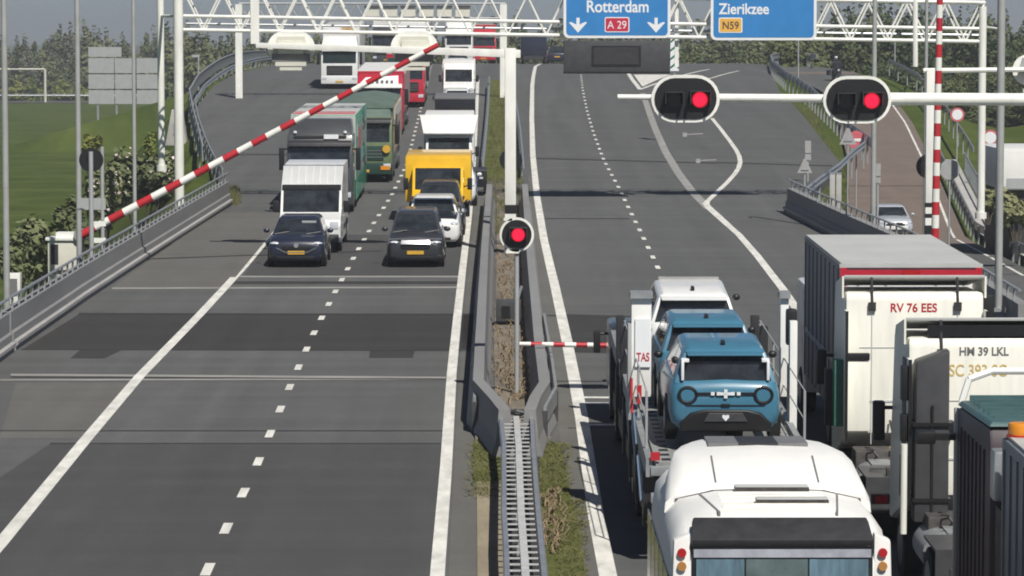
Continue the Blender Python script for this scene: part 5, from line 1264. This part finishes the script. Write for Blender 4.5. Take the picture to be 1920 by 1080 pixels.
# ------------------------------------------------------------------ solo tractors seen from behind
mat('rust', (.16, .085, .05), .8, var=.5, scale=8)
mat('dull_green', (.04, .15, .11), .6, var=.3, scale=5)
def tractor(label, X, Yback, W, Hc_, Hd, group='white solo tractor units'):
    """Yback = distance of the cab's rear wall; chassis reaches 3.6 m further back."""
    t = place('tractor_unit', label, 'lorry', X, Yback+2.25, -1, group); h = W/2; B = 2.25
    prof = [(0, .7), (0, 1.7), (.25, 2.6), (.45, Hc_-.05), (B-.05, Hc_), (B, Hc_-.15), (B, 1.38), (1.8, 1.2)]
    MB().prism_x(prof, -h, h).build('cab', _M['ivory_paint'], t, bevel=.07, ang=42)
    MB().panel([(h, .0, 1.7), (-h, 0, 1.7), (-h, .25, 2.6), (h, .25, 2.6)][::1], .05, .95, .05, .95, .01).build('windscreen', _M['glass'], t)
    for z in (Hc_-1.28, Hc_-1.32): pass
    MB().box(-h*.93, h*.93, B+.0, B+.012, 1.9, 1.93).build('wall_seam', _M['roof_grey'], t)
    MB().box(-h*.8, h*.8, B, B+.008, Hc_-.92, Hc_-.905).build('wall_seam', _M['roof_grey'], t)
    for x in (-h*.62, h*.62): MB().box(x-.008, x+.008, B, B+.012, 1.2, Hc_-.35).build('wall_seam', _M['roof_grey'], t)
    # roof air deflector on struts, open at the back
    MB().loft([[(-h*.96, .7, Hc_+.02), (h*.96, .7, Hc_+.02), (h*1.02, B-.1, Hd), (-h*1.02, B-.1, Hd)], [(-h*.96, .7, Hc_-.02), (h*.96, .7, Hc_-.02), (h*1.02, B-.1, Hd-.05), (-h*1.02, B-.1, Hd-.05)]]).build('air_deflector', _M['roof_grey'], t, bevel=.015)
    for s in (-1, 1):
        MB().hexa([(s*h*1.0, .8, Hc_-.05), (s*(h*1.0+.03), .8, Hc_-.05), (s*(h*1.02+.03), B-.1, Hc_-.1), (s*h*1.02, B-.1, Hc_-.1), (s*h*1.0, .9, Hc_+.06), (s*(h*1.0+.03), .9, Hc_+.06), (s*(h*1.02+.03), B-.1, Hd-.02), (s*h*1.02, B-.1, Hd-.02)]).build('deflector_cheek', _M['ivory_paint'], t)
        MB().tube([(s*h*.62, B-.12, Hd-.04), (s*h*.62, B+.02, Hc_-.22)], .025).build('deflector_strut', _M['dark'], t)
        MB().box(s*h*.62-.06, s*h*.62+.06, B-.02, B+.06, Hc_-.30, Hc_-.16).build('strut_bracket', _M['dark'], t)
        MB().box(s*(h+.01)-.02, s*(h+.01)+.02, B+.02, B+.30, 1.25, Hc_-.28).build('side_fairing', _M['ivory_paint'], t, bevel=.01); MB().box(s*(h+.01)-.022, s*(h+.01)+.022, B+.30, B+.34, 1.25, Hc_-.28).build('fairing_edge', _M['black'], t)
        MB().box(s*(h+.20)-.09, s*(h+.20)+.09, .15, .35, Hc_-1.75, Hc_-1.15).build('mirror', _M['black'], t, bevel=.04)
        MB().tube([(s*h, .3, Hc_-1.25), (s*(h+.2), .28, Hc_-1.25)], .03).build('mirror_arm', _M['black'], t)
        wheel(t, s*(h-.02), 1.3, .5, .3); w_ = wheel(t, s*(h-.02), 4.55, .5, .28, dual=True)
        MB().box(s*(h-.36)-.32, s*(h-.36)+.32, 3.9, 5.2, 1.03, 1.07).box(s*(h-.36)-.32, s*(h-.36)+.32, 5.16, 5.22, .5, 1.06).build('mudguard', _M['dark_grey'], t)
        MB().box(s*.42-.05, s*.42+.05, 1.9, 5.8, .78, 1.02).build('chassis_rail', _M['grime'], t)
        MB().box(s*.85-.22, s*.85+.22, 5.62, 5.72, .72, .88).build('tail_light_board', _M['dark_grey'], t)
        MB().box(s*.92-.10, s*.92+.10, 5.72, 5.75, .74, .86).build('tail_light', _M['taillight'], t)
        MB().cyl((s*(h-.35), 2.5, .75), (s*(h-.35), 3.7, .75), .30, n=18).build('fuel_tank', _M['galv_dull'], t)
    MB().cyl((0, 4.35, 1.08), (0, 4.35, 1.16), .48, n=24).build('fifth_wheel', _M['grime'], t, bevel=.01)
    MB().box(-.30, .30, 4.2, 5.1, 1.0, 1.1).build('coupling_ramp', _M['grime'], t)
    MB().box(-.85, .85, 2.5, 3.75, 1.03, 1.07).build('catwalk', _M['galv_dull'], t)
    cr = MB()
    for y in (2.9, 3.6, 5.3, 5.75): cr.box(-.4, .4, y-.06, y+.06, .74, .94)
    cr.build('cross_member', _M['grime'], t)
    for k, x in enumerate((-.35, -.1, .2, .4)):
        P = [(x, B+.05, 1.75-.05*k)] + [(x+.06*math.sin(j*1.1+k), B+.1+j*.17, 1.65-.05*k-.35*math.sin(j/6*math.pi)) for j in range(1, 7)]
        MB().tube(P, .02, 6).build('air_line', _M['boom_red' if k == 1 else 'black'], t)
    MB().box(-1.0, -.2, B+.15, B+.7, .85, 1.4).build('battery_box', _M['dark'], t, bevel=.03)
    MB().box(.3, 1.05, B+.2, B+.85, .65, 1.2).build('air_tank_box', _M['grime'], t, bevel=.04)
    dt = MB(); rnd = random.Random(int(X*10))
    for k in range(34):
        x, y, z = rnd.uniform(-.9, .9), rnd.uniform(2.6, 5.5), rnd.uniform(.72, 1.0); a = rnd.uniform(.04, .14)
        dt = MB()
        if k % 3: dt.box(x-a, x+a, y-a, y+a, z-.05, z+rnd.uniform(.06, .22))
        else: dt.cyl((x-a*1.6, y, z+.08), (x+a*1.6, y+rnd.uniform(-.2, .2), z+.08), rnd.uniform(.03, .09), n=10)
        dt.build('chassis_fitting', _M[('grime', 'galv_dull', 'dark', 'dark_grey', 'rust', 'grime', 'black')[k % 7]], t, bevel=.008)
    for k in range(5):
        x = -.8+k*.4; P = [(x+.10*math.cos(j*1.2), B+.45+.05*j, 1.12+.10*math.sin(j*1.2)) for j in range(14)]
        MB().tube(P, .018, 5).build('coiled_hose', _M[('black', 'boom_red', 'dark_grey', 'plate_yellow', 'black')[k]], t)
    return t, h, B
t, h, B = tractor('white tractor unit with red lettering on its rear wall, behind the grey box lorry', 6.95, 57.0, 2.28, 3.72, 4.0)
text('RV 76 EES', .20, 'boom_red', t, (.02, B+.004, 3.40), (math.pi, 0), bold=.004, sx=.92)
for s in (-1, 1):                       # stepped white side body (image left)
    MB().box(s*(h-.20)-.20, s*(h-.20)+.19, B, B+.05, 1.42, 2.58).build('corner_panel', _M['ivory_paint'], t, bevel=.02)
    MB().box(s*(h-.18)-.22, s*(h-.18)+.2, B-.02, B+.07, 2.60, 2.72).build('dark_grip', _M['black'], t, bevel=.02)
MB().box(h+.02, h+.18, B-.3, B+.03, 1.5, 2.6).build('green_stripe', _M['dull_green'], t, bevel=.01)
MB().box(h+.0, h+.28, B-.7, B-.45, 1.45, 2.4).build('side_locker', _M['black'], t, bevel=.03)
MB().box(-h-.22, -h+.02, B-.6, B-.3, 2.95, 3.66).build('side_air_intake', _M['black'], t, bevel=.05)
t, h, B = tractor('nearest white tractor unit with tall dark air intake and yellow lettering', 7.26, 50.0, 2.5, 3.68, 3.97)
text('HM 39 LKL', .17, 'mid_grey', t, (.16, B+.004, 3.43), (math.pi, 0), bold=.004, sx=.9)
mat('letter_gold', (.62, .47, .18), .5, var=.08)
text('SC 393 SC', .24, 'letter_gold', t, (.24, B+.004, 3.13), (math.pi, 0), bold=.003, sx=.8)
it = MB().hexa([(.70, B+.02, 1.05), (1.20, B+.02, 1.05), (1.20, B+.42, 1.05), (.70, B+.42, 1.05), (.70, B+.02, 3.55), (1.18, B+.02, 3.38), (1.18, B+.40, 3.38), (.70, B+.40, 3.55)]).build('air_intake', _M['dark_grey'], t, bevel=.04)
MB().box(.93, .965, B+.41, B+.44, 1.2, 2.75).build('intake_groove', _M['black'], it)
for z in (1.35, 2.45): MB().box(.67, 1.23, B+.01, B+.45, z, z+.05).build('intake_strap', _M['black'], it)
MB().box(.6, .72, B+.05, B+.25, 2.25, 2.5).build('intake_hinge', _M['black'], t, bevel=.03)
MB().box(-1.3, .95, B-.25, B-.05, 3.70, 3.86).build('roof_gap_shade', _M['black'], t)  # black block painting in the shade of the gap under the deflector
MB().box(1.25, 1.275, B-.55, B-.12, 1.2, 3.35).build('cab_side_trim', _M['dark_grey'], t, bevel=.005)
for z0, z1 in ((2.8, 3.3), (2.2, 2.6), (1.4, 2.0)): MB().box(1.27, 1.38, B+.1, B+.3, z0, z1).build('side_bracket', _M['black'], t, bevel=.02)
MB().cyl((1.36, B+.5, .9), (1.36, B+.5, 2.2), .05, n=10).build('side_pipe', _M['ivory_paint'], t)
mt = MB()
for z in (1.35, 1.5, 1.65): mt.tube([(-.5, B+.02, z), (-.2, B+.02, z+.06), (.1, B+.02, z)], .012, 5)
mt.build('wall_embossing', _M['roof_grey'], t)
# ------------------------------------------------------------------ teal lorry cut by the right edge
t = place('lorry', 'dark teal lorry cut off by the right edge, orange beacon on its grey box', 'lorry', 7.18, 44.2, -1)
mat('teal_roof', (.055, .115, .12), .5, var=.2, scale=2); mat('maroon_side', (.06, .045, .052), .5, var=.3, scale=4, stretch=(1, 3, .2))
mat('blue_grey_box', (.15, .17, .20), .55, var=.2, scale=3, stretch=(1, 2, .3))
MB().prism_x([(0, .6), (0, 1.6), (.1, 2.5), (.25, 3.42), (3.0, 3.50), (3.1, 3.3), (3.1, .8), (.8, .6)], -1.26, 1.26).build('cab', _M['maroon_side'], t, bevel=.05)
MB().hexa([(-1.27, .22, 3.44), (1.27, .22, 3.44), (1.27, 3.05, 3.52), (-1.27, 3.05, 3.52), (-1.22, .26, 3.50), (1.22, .26, 3.50), (1.22, 3.0, 3.58), (-1.22, 3.0, 3.58)]).build('roof', _M['teal_roof'], t, bevel=.02)
for k in range(6): MB().box(-1.15, 1.15, .5+k*.42, .54+k*.42, 3.53, 3.60).build('roof_rib', _M['teal_roof'], t)
MB().tube([(1.2, .1, 3.45), (1.1, .05, 3.75), (.8, .0, 3.85), (-.8, 0, 3.85), (-1.1, .05, 3.75), (-1.2, .1, 3.45)], .045).build('light_bar', _M['panel_white'], t)
for k in range(7): MB().box(1.262, 1.285, .6+k*.34, .66+k*.34, 1.3, 3.2).build('side_rib', _M['maroon_side'], t)
MB().box(1.24, 1.30, .15, .26, .9, 3.4).build('corner_trim', _M['sign_back'], t, bevel=.01)
MB().box(1.3, 1.75, .22, .34, 3.00, 3.08).build('mirror_arm', _M['black'], t); MB().box(1.55, 1.80, .18, .36, 2.95, 3.12).build('mirror', _M['black'], t, bevel=.03)
MB().box(-1.25, 1.25, 4.0, 12, 1.0, 3.52).build('box_body', _M['blue_grey_box'], t, bevel=.03); MB().box(-1.2, 1.2, 4.05, 12, 3.52, 3.56).build('box_roof', _M['concrete_pale'], t)
for k in range(14): MB().box(1.25, 1.275, 4.2+k*.5, 4.28+k*.5, 1.1, 3.4).build('box_rib', _M['blue_grey_box'], t)
bc = MB().cyl((1.08, 4.2, 3.56), (1.08, 4.2, 3.72), .13, n=16).build('beacon', _M['amber'], t, bevel=.03); MB().cyl((1.08, 4.2, 3.54), (1.08, 4.2, 3.58), .15, n=16).build('beacon_base', _M['taillight'], bc)
MB().box(1.0, 1.28, 3.25, 3.6, 2.7, 3.3).build('filter_can', _M['galv'], t, bevel=.04); MB().box(-1.2, 1.2, 3.2, 3.9, .9, 2.6).build('machinery', _M['grime'], t)
for s in (-1, 1):
    for y in (1.3, 8.5): wheel(t, s*1.23, y, .5, .3)
MB().box(-.45, .45, 1, 12, .6, .95).build('chassis', _M['dark'], t)
# white lorry rear far right beyond the parallel road
P = at(1905, 310, 150)
t = thing('parked_trailer', 'white trailer side standing beyond the railing at the right edge', 'trailer', (P.x+1.1, 150, land(P.x, 150)))
zt, zb_ = at(1905, 280, 150).z - t.location.z, at(1905, 356, 150).z - t.location.z
MB().box(-1.65, 1.6, 0, 8, zb_, zt).build('body', _M['panel_white'], t, bevel=.04); MB().box(-1.5, -.2, -.02, 0, zb_+.05, zb_+.5).build('lettering_patch', _M['sign_back'], t)
for s in (-1, 1):
    for y in (1.5, 6): wheel(t, s*1.5, y, .48, .3)
MB().box(-1.3, 1.3, .3, 7.7, .7, zb_).build('frame', _M['dark'], t)
# ------------------------------------------------------------------ motorcyclist on the bend
MYd = 284.0; P = at(1572, 141, MYd); P = Vector((P.x, MYd, br(MYd)[1]+.165))
t = thing('motorcycle', 'dark touring motorcycle with side cases coming round the right bend', 'motorcycle', (P.x, MYd, P.z-.15), (0, 0, R(8)))
for y in (0, 1.5):
    o = MB().cyl((-.07, y, .31), (.07, y, .31), .31, n=20).build('wheel', _M['tyre'], t, bevel=.03); MB().cyl((-.075, y, .31), (.075, y, .31), .19, n=14).build('rim', _M['rim'], o)
MB().loft([[(-.14, -.05, .62), (.14, -.05, .62), (.10, -.02, .95), (-.10, -.02, .95)], [(-.26, .25, .45), (.26, .25, .45), (.22, .22, 1.02), (-.22, .22, 1.02)], [(-.2, .75, .35), (.2, .75, .35), (.16, .8, .88), (-.16, .8, .88)], [(-.14, 1.6, .62), (.14, 1.6, .62), (.12, 1.6, .84), (-.12, 1.6, .84)]]).build('fairing', _M['black_paint'], t)
MB().panel([(-.18, .0, .98), (.18, .0, .98), (.13, .2, 1.25), (-.13, .2, 1.25)], 0, 1, 0, 1, .01).build('windshield', _M['glass'], t)
MB().ell((0, -.06, .82), .09, .05, .08).build('headlight', _M['headlight'], t)
MB().tube([(-.40, .42, 1.02), (-.15, .28, 1.02), (.15, .28, 1.02), (.40, .42, 1.02)], .02).build('handlebar', _M['black'], t)
for s in (-1, 1):
    MB().tube([(s*.08, 0, .31), (s*.09, .22, .9)], .03).build('fork', _M['galv_dull'], t); MB().box(s*.38-.13, s*.38+.13, 1.15, 1.65, .45, .82).build('side_case', _M['dark_grey'], t, bevel=.04)
    MB().box(s*.42-.06, s*.42+.06, .22, .28, 1.08, 1.18).build('mirror', _M['black'], t, bevel=.02)
t = thing('person', 'rider in dark clothes and white helmet on the touring motorcycle', 'person', (P.x, MYd, P.z-.15), (0, 0, R(8)))
mat('rider_cloth', (.022, .024, .036), .8, var=.25, scale=6); mat('skin', (.42, .26, .19), .6, var=.05)
def skinned(name, pts, edges, m, parent, sub=1):
    me = bpy.data.meshes.new(name); me.from_pydata([p[:3] for p in pts], edges, []); o = bpy.data.objects.new(name, me); COL.objects.link(o)
    md = o.modifiers.new('skin', 'SKIN')
    for i, p in enumerate(pts): me.skin_vertices[0].data[i].radius = (p[3], p[3])
    me.skin_vertices[0].data[0].use_root = True
    if sub: s = o.modifiers.new('sub', 'SUBSURF'); s.levels = s.render_levels = sub
    bpy.context.view_layer.update()
    m2 = bpy.data.meshes.new_from_object(o.evaluated_get(bpy.context.evaluated_depsgraph_get())); bpy.data.objects.remove(o)
    m2.materials.clear(); m2.materials.append(_M[m])
    for p in m2.polygons: p.use_smooth = True
    q = bpy.data.objects.new(name, m2); COL.objects.link(q); q.parent = parent; return q
pts = [(0, .98, .92, .17), (0, .93, 1.15, .17), (0, .84, 1.38, .19), (0, .80, 1.50, .08), (0, .76, 1.62, .09),
       (-.22, .82, 1.40, .09), (-.40, .66, 1.20, .065), (-.38, .45, 1.06, .05), (.22, .82, 1.40, .09), (.40, .66, 1.20, .065), (.38, .45, 1.06, .05),
       (-.16, .90, .86, .11), (-.29, .48, .78, .085), (-.27, .80, .42, .06), (-.26, .68, .36, .05), (.16, .90, .86, .11), (.29, .48, .78, .085), (.27, .80, .42, .06), (.26, .68, .36, .05)]
ed = [(0,1), (1,2), (2,3), (3,4), (2,5), (5,6), (6,7), (2,8), (8,9), (9,10), (0,11), (11,12), (12,13), (13,14), (0,15), (15,16), (16,17), (17,18)]
skinned('body', pts, ed, 'rider_cloth', t)
for s in (-1, 1):
    f = [(s*.38, .45, 1.06, .04), (s*.37, .39, 1.04, .04)]; e = [(0, 1)]
    for k in range(4):
        a = len(f); f += [(s*(.335+.025*k), .355, 1.045, .012), (s*(.335+.025*k), .34, 1.01, .011), (s*(.335+.025*k), .365, .985, .010)]; e += [(1, a), (a, a+1), (a+1, a+2)]
    a = len(f); f += [(s*.32, .40, 1.01, .013), (s*.31, .38, .985, .011)]; e += [(1, a), (a, a+1)]
    skinned('glove', f, e, 'black', t, 1)
t.scale = (1.12, 1.12, 1.12); bpy.data.objects['motorcycle'].scale = (1.12, 1.12, 1.12)
hm = MB().ell((0, .74, 1.70), .135, .155, .15, 16, 10).build('helmet', _M['white_paint'], t)
MB().loft([[(-.11, .63, 1.66), (-.05, .585, 1.66), (.05, .585, 1.66), (.11, .63, 1.66), (.1, .66, 1.66), (-.1, .66, 1.66)], [(-.105, .635, 1.75), (-.05, .595, 1.75), (.05, .595, 1.75), (.105, .635, 1.75), (.1, .66, 1.75), (-.1, .66, 1.75)]]).build('visor', _M['glass'], hm)
# ------------------------------------------------------------------ trees and shrubs
mat('bark', (.075, .062, .048), .9, var=.3, scale=6)
leafmat('leaf_far', (.05, .065, .032), (.095, .115, .052), (.16, .165, .08))
leafmat('leaf_dark', (.03, .048, .02), (.062, .086, .034), (.12, .135, .055))
leafmat('leaf_grey', (.07, .072, .055), (.115, .115, .085), (.17, .165, .12))
leafmat('leaf_spring', (.06, .085, .018), (.12, .15, .028), (.19, .20, .05))
leafmat('leaf_bush', (.062, .082, .036), (.135, .16, .072), (.23, .235, .12))
mat('blossom', (.62, .52, .50), .7, var=.2, scale=8)
def crown_mesh(rnd, blobs, n, sz, sq=.8):
    mb = MB()
    tot = sum(b[3]**2 for b in blobs)
    for bx, by, bz, br_, hz in blobs:
        k = int(n*br_**2/tot)
        for _ in range(k):
            while True:
                v = Vector((rnd.gauss(0, 1), rnd.gauss(0, 1), rnd.gauss(0, 1)))
                if v.length > .1: break
            v.normalize(); rr = (rnd.uniform(.25, 1)**.45)*rnd.uniform(.86, 1.12)
            p = Vector((bx+v.x*br_*rr, by+v.y*br_*rr, bz+v.z*hz*rr))
            n_ = (v + Vector((rnd.uniform(-.8, .8), rnd.uniform(-.8, .8), rnd.uniform(-.3, .9)))).normalized()
            a = n_.orthogonal().normalized(); b = n_.cross(a); th = rnd.uniform(0, 6.28); a, b = a*math.cos(th)+b*math.sin(th), b*math.cos(th)-a*math.sin(th)
            s = sz*rnd.uniform(.55, 1.3)
            mb.quad(p-a*s-b*s*.5, p+a*s*.2-b*s*.75, p+a*s+b*s*.35, p-a*s*.25+b*s*.7)
    return mb
def tree_proto(seed, H, spread, leaf, n, sz, slim=False, label='', group='', base=.15):
    rnd = random.Random(seed); t = thing('tree', label, 'tree', (0, 0, 0), group=group)
    tr = MB(); top = H*.86; pts = [Vector((0, 0, -.5))]; x = y = 0
    for k in range(1, 6):
        x += rnd.uniform(-.15, .15); y += rnd.uniform(-.15, .15); pts.append(Vector((x, y, top*k/5)))
    r0 = H*.017
    for k in range(5): tr.cyl(pts[k], pts[k+1], r0*(1-k*.17), r0*(1-(k+1)*.17), n=7)
    blobs = []
    nb = 9 if not slim else 7
    for k in range(nb):
        f = base + (1-base)*(k+.5)/nb; z = H*f
        w_ = spread*(math.sin(min(1, f*1.08+.1)*math.pi)**.6)*(.55 if slim else 1)
        a = rnd.uniform(0, 6.28); d = rnd.uniform(.1, .62)*w_
        b = (x*f+math.cos(a)*d, y*f+math.sin(a)*d, z*.94, max(.5, w_*rnd.uniform(.48, .74)), H*rnd.uniform(.09, .16)); blobs.append(b)
        zz = max(H*.12, z-H*.18); tr.cyl((x*zz/top, y*zz/top, zz), (b[0], b[1], b[2]), r0*.4, r0*.12, n=5)
    tr.build('trunk', _M['bark'], t)
    crown_mesh(rnd, blobs, n, sz).build('crown', _M[leaf], t, smooth=False)
    return t
PR = []
FARL = 'hazy mid green tree in the far belt behind the left meadow'
protoA = [tree_proto(10+i, 13, 4.4, 'leaf_far', 2600, .34, i == 2, FARL, 'trees of the far belt') for i in range(4)]
NEARL = 'dark green tree of the dense wood beyond the parallel road'
protoB = [tree_proto(30+i, 13, 4.2, 'leaf_dark', 3200, .27, False, NEARL, 'trees of the right wood', .05) for i in range(4)]
GREYL = 'grey brown barely leafed tree in the far belt behind the left meadow'
protoE = [tree_proto(80+i, 13, 4.0, 'leaf_grey', 1500, .26, i == 1, GREYL, 'barely leafed trees of the far belt') for i in range(3)]
MIDL = 'grey green tree seen through the gantry lattice'
protoC = [tree_proto(50+i, 13, 4.6, 'leaf_far', 2400, .34, False, MIDL, 'trees behind the gantry', .1) for i in range(3)]
SPL = 'low yellow green spring bush at the foot of the far tree belt'
protoD = [tree_proto(60+i, 4.5, 2.6, 'leaf_spring', 700, .26, False, SPL, 'spring bushes of the far belt', .05) for i in range(2)]
for p in protoD:
    p.name = 'bush'; p['category'] = 'bush'
used = set()
def plant(protos, i, px, ytop, Y, H0, zoff=0.0, wide=1.0, z=None):
    x = at(px, 60, Y).x; zt = at(px, ytop, Y).z; zb = (land(x, Y) if z is None else z) - .1 + zoff; sc = max(.15, (zt-zb)/H0)
    p = protos[i % len(protos)]
    o = p if id(p) not in used else dup(p)
    used.add(id(p)); o.location = (x, Y, zb); o.rotation_euler = (0, 0, (i*2.399) % 6.28); o.scale = (sc*wide, sc*wide, sc)
    return o
rnd = random.Random(5)
i = 0
for px in range(-50, 372, 13):               # left belt, two ranks
    i += 1; top = 58 + 13*math.sin(px*.031+.5) + rnd.uniform(-14, 12); plant(protoE if i % 3 == 0 else protoA, i, px+rnd.uniform(-5, 5), top, rnd.uniform(622, 690), 13)
for px in list(range(-330, -50, 22)) + list(range(380, 560, 30)):
    i += 1; plant(protoE if i % 3 == 0 else protoA, i, px+rnd.uniform(-8, 8), rnd.uniform(50, 84), rnd.uniform(622, 690), 13)
for px in range(-40, 380, 24):
    i += 1; plant(protoE if i % 4 == 1 else protoA, i, px+rnd.uniform(-8, 8), rnd.uniform(84, 120), rnd.uniform(606, 618), 13, wide=1.3)
for k, px in enumerate((30, 60, 112, 120, 150, 172, 340, 352, 380)):
    i += 1; plant(protoD, i, px, rnd.uniform(140, 158), 604, 4.5, wide=1.1)
for px in range(340, 960, 17):
    i += 1; plant(protoC, i, px+rnd.uniform(-6, 6), rnd.uniform(34, 62), rnd.uniform(470, 580), 13)
for px in range(345, 620, 22):
    i += 1; plant(protoC, i, px+rnd.uniform(-6, 6), rnd.uniform(62, 92), rnd.uniform(430, 462), 13)
for px in range(930, 1500, 18):
    i += 1; plant(protoC, i, px+rnd.uniform(-6, 6), rnd.uniform(14, 50), rnd.uniform(440, 520), 13)
for px in range(1250, 1480, 15):
    i += 1; plant(protoB, i, px+rnd.uniform(-5, 5), rnd.uniform(72, 92), rnd.uniform(372, 410), 13, wide=1.2)
for px in range(1475, 1975, 16):
    i += 1; top = (10 if px < 1850 else 34) + rnd.uniform(-22, 12) + (18 if 1500 < px < 1560 else 0); plant(protoB, i, px+rnd.uniform(-5, 5), top, rnd.uniform(322, 372), 13)
for px in range(1980, 2330, 26):
    i += 1; plant(protoB, i, px+rnd.uniform(-6, 6), rnd.uniform(20, 60), rnd.uniform(322, 372), 13)
for px in range(1600, 1990, 22):
    i += 1; plant(protoB, i, px+rnd.uniform(-6, 6), rnd.uniform(88, 135), rnd.uniform(285, 312), 13, wide=1.35)
for px in range(1690, 1990, 34):
    i += 1; plant(protoB, i, px+rnd.uniform(-6, 6), rnd.uniform(150, 176), rnd.uniform(262, 276), 13, wide=1.7)
def shrub(name, px, py0, py1, wpx, Y, leaf, label, n, sz, seed, flowers=0, group=None):
    r = random.Random(seed); c = at(px, py1, Y); H = at(px, py0, Y).z - c.z; W_ = wpx/ppm(Y)/2
    t = thing(name, label, 'bush', c, group=group)
    bl = [(r.uniform(-.62, .62)*W_, r.uniform(-.4, .4)*W_, H*r.uniform(.25, .74), W_*r.uniform(.3, .52), H*r.uniform(.18, .30)) for _ in range(9)]
    st = MB()
    for b in bl: st.cyl((b[0]*.3, b[1]*.3, -.6), (b[0], b[1], b[2]), .05, .02, n=5)
    st.build('stem', _M['bark'], t); crown_mesh(r, bl, n, sz).build('foliage', _M[leaf], t, smooth=False)
    if flowers: crown_mesh(r, [(b[0], b[1]-.1, b[2]+.05, b[3]*1.03, b[4]*1.05) for b in bl], flowers, .09).build('blossom', _M['blossom'], t, smooth=False)
    return t
shrub('flowering_bush', 268, 268, 420, 150, 158, 'leaf_bush', 'large dark bush dotted with pale blossom beside the gantry column', 2600, .16, 3, 330)
shrub('flowering_bush', 196, 300, 445, 80, 150, 'leaf_bush', 'blossoming bush behind the black round signal back', 1400, .15, 13, 160)
shrub('bush', 70, 395, 560, 130, 140, 'leaf_bush', 'broad olive green bush left of the white machine cabinet', 2600, .16, 4)
shrub('bush', 132, 365, 500, 70, 138, 'leaf_bush', 'taller dark bush just behind the white machine cabinet', 1500, .16, 5)
shrub('bush', 22, 440, 580, 80, 128, 'leaf_bush', 'bush behind the pale mast at the far left edge', 1400, .15, 6)
shrub('bush', 174, 248, 300, 40, 190, 'leaf_spring', 'small bright yellow green bush above the black signal back', 500, .16, 7)
shrub('bush', 285, 240, 300, 34, 200, 'leaf_spring', 'small yellow green bush between the legs of the blank sign and the gantry column', 450, .16, 8)
shrub('bush', 1905, 345, 425, 95, 140, 'leaf_bush', 'leafy bush below the white trailer at the right edge', 1500, .15, 9)
shrub('bush', 1850, 350, 395, 46, 146, 'leaf_bush', 'small bush left of the bush below the white trailer', 700, .14, 19)
# rough grass along verges
tf = MB(); r = random.Random(21)
def tuft(x, y, z, h):
    for _ in range(8):
        a = r.uniform(0, 6.28); d = Vector((math.cos(a), math.sin(a), 0)); q = Vector((x+r.uniform(-.15, .15), y+r.uniform(-.15, .15), z))
        tf.add([q-d*.014, q+d*.014, q+Vector((r.uniform(-.15, .15), r.uniform(-.15, .15), h*r.uniform(.6, 1.2)))], [(0, 1, 2)])
for _ in range(1500):
    Y = r.uniform(128, 262); x = xr(Y) + r.uniform(.1, 3.2) if Y > 150 else xr(Y)+r.uniform(.0, .8); tuft(x, Y, ground_h(x, Y), .35)
for _ in range(620):
    py = r.uniform(832, 935); left = r.random() < .4; px = r.uniform(890, 930) if left else r.uniform(1018, 1058); p = G(px, py); tuft(p.x, p.y, p.z, .06)
for _ in range(420):
    py = r.uniform(940, 1085); p = G(r.uniform(1052, 1085), py); tuft(p.x, p.y, p.z, .05)
for _ in range(600):
    Y = r.uniform(120, 230); p = r.uniform(-.75, .75); a = at(945, 100, Y).x; tuft(a+p, Y, zr(Y), .28)
for _ in range(60): p = G(r.uniform(432, 446), r.uniform(355, 386)); tuft(p.x, p.y, p.z, .3)
leafmat('verge_blades', (.06, .068, .02), (.105, .11, .038), (.18, .17, .08))
o = tf.build('grass', _M['verge_blades'], smooth=False); tag(o, 'rough grass tufts along the verges and the median', 'grass', kind='stuff')

# dead stems and dry grass in the median trench
dry = MB(); r = random.Random(33)
for _ in range(260):
    py = r.uniform(480, 765); f = (py-480)/285; p = G(r.uniform(934, 978) if py < 640 else r.uniform(932, 985), py) if _ % 4 else G(r.uniform(1018, 1050), 930+_*.42); a = r.uniform(0, 6.28)
    pts = [Vector((p.x+.22*math.cos(a)*math.sin(k*.7)*k/3, p.y+.3*math.sin(a)*k/3, p.z+.04+.14*math.sin(k/4*math.pi))) for k in range(5)]
    dry.tube(pts, .012, 4)
mat('dry_stem', (.22, .165, .10), .9, var=.4, scale=6)
o = dry.build('dry_plants', _M['dry_stem'], smooth=False); tag(o, 'dry brown stems lying in the median trench between the barriers', 'dry plants', kind='stuff')
# ------------------------------------------------------------------ thin haze over the whole place
m = bpy.data.materials.new('haze'); m.use_nodes = True; n = m.node_tree.nodes; n.clear()
pv = n.new('ShaderNodeVolumePrincipled'); pv.inputs['Color'].default_value = (.86, .90, .95, 1); pv.inputs['Density'].default_value = .00045; pv.inputs['Anisotropy'].default_value = .2
mo = n.new('ShaderNodeOutputMaterial'); m.node_tree.links.new(pv.outputs[0], mo.inputs['Volume']); _M['haze'] = m
o = MB().box(-2600, 2600, -200, 3300, -14, 24).build('haze', m, smooth=False); tag(o, kind='stuff', label='thin pale haze filling the air over the whole place', cat='haze')
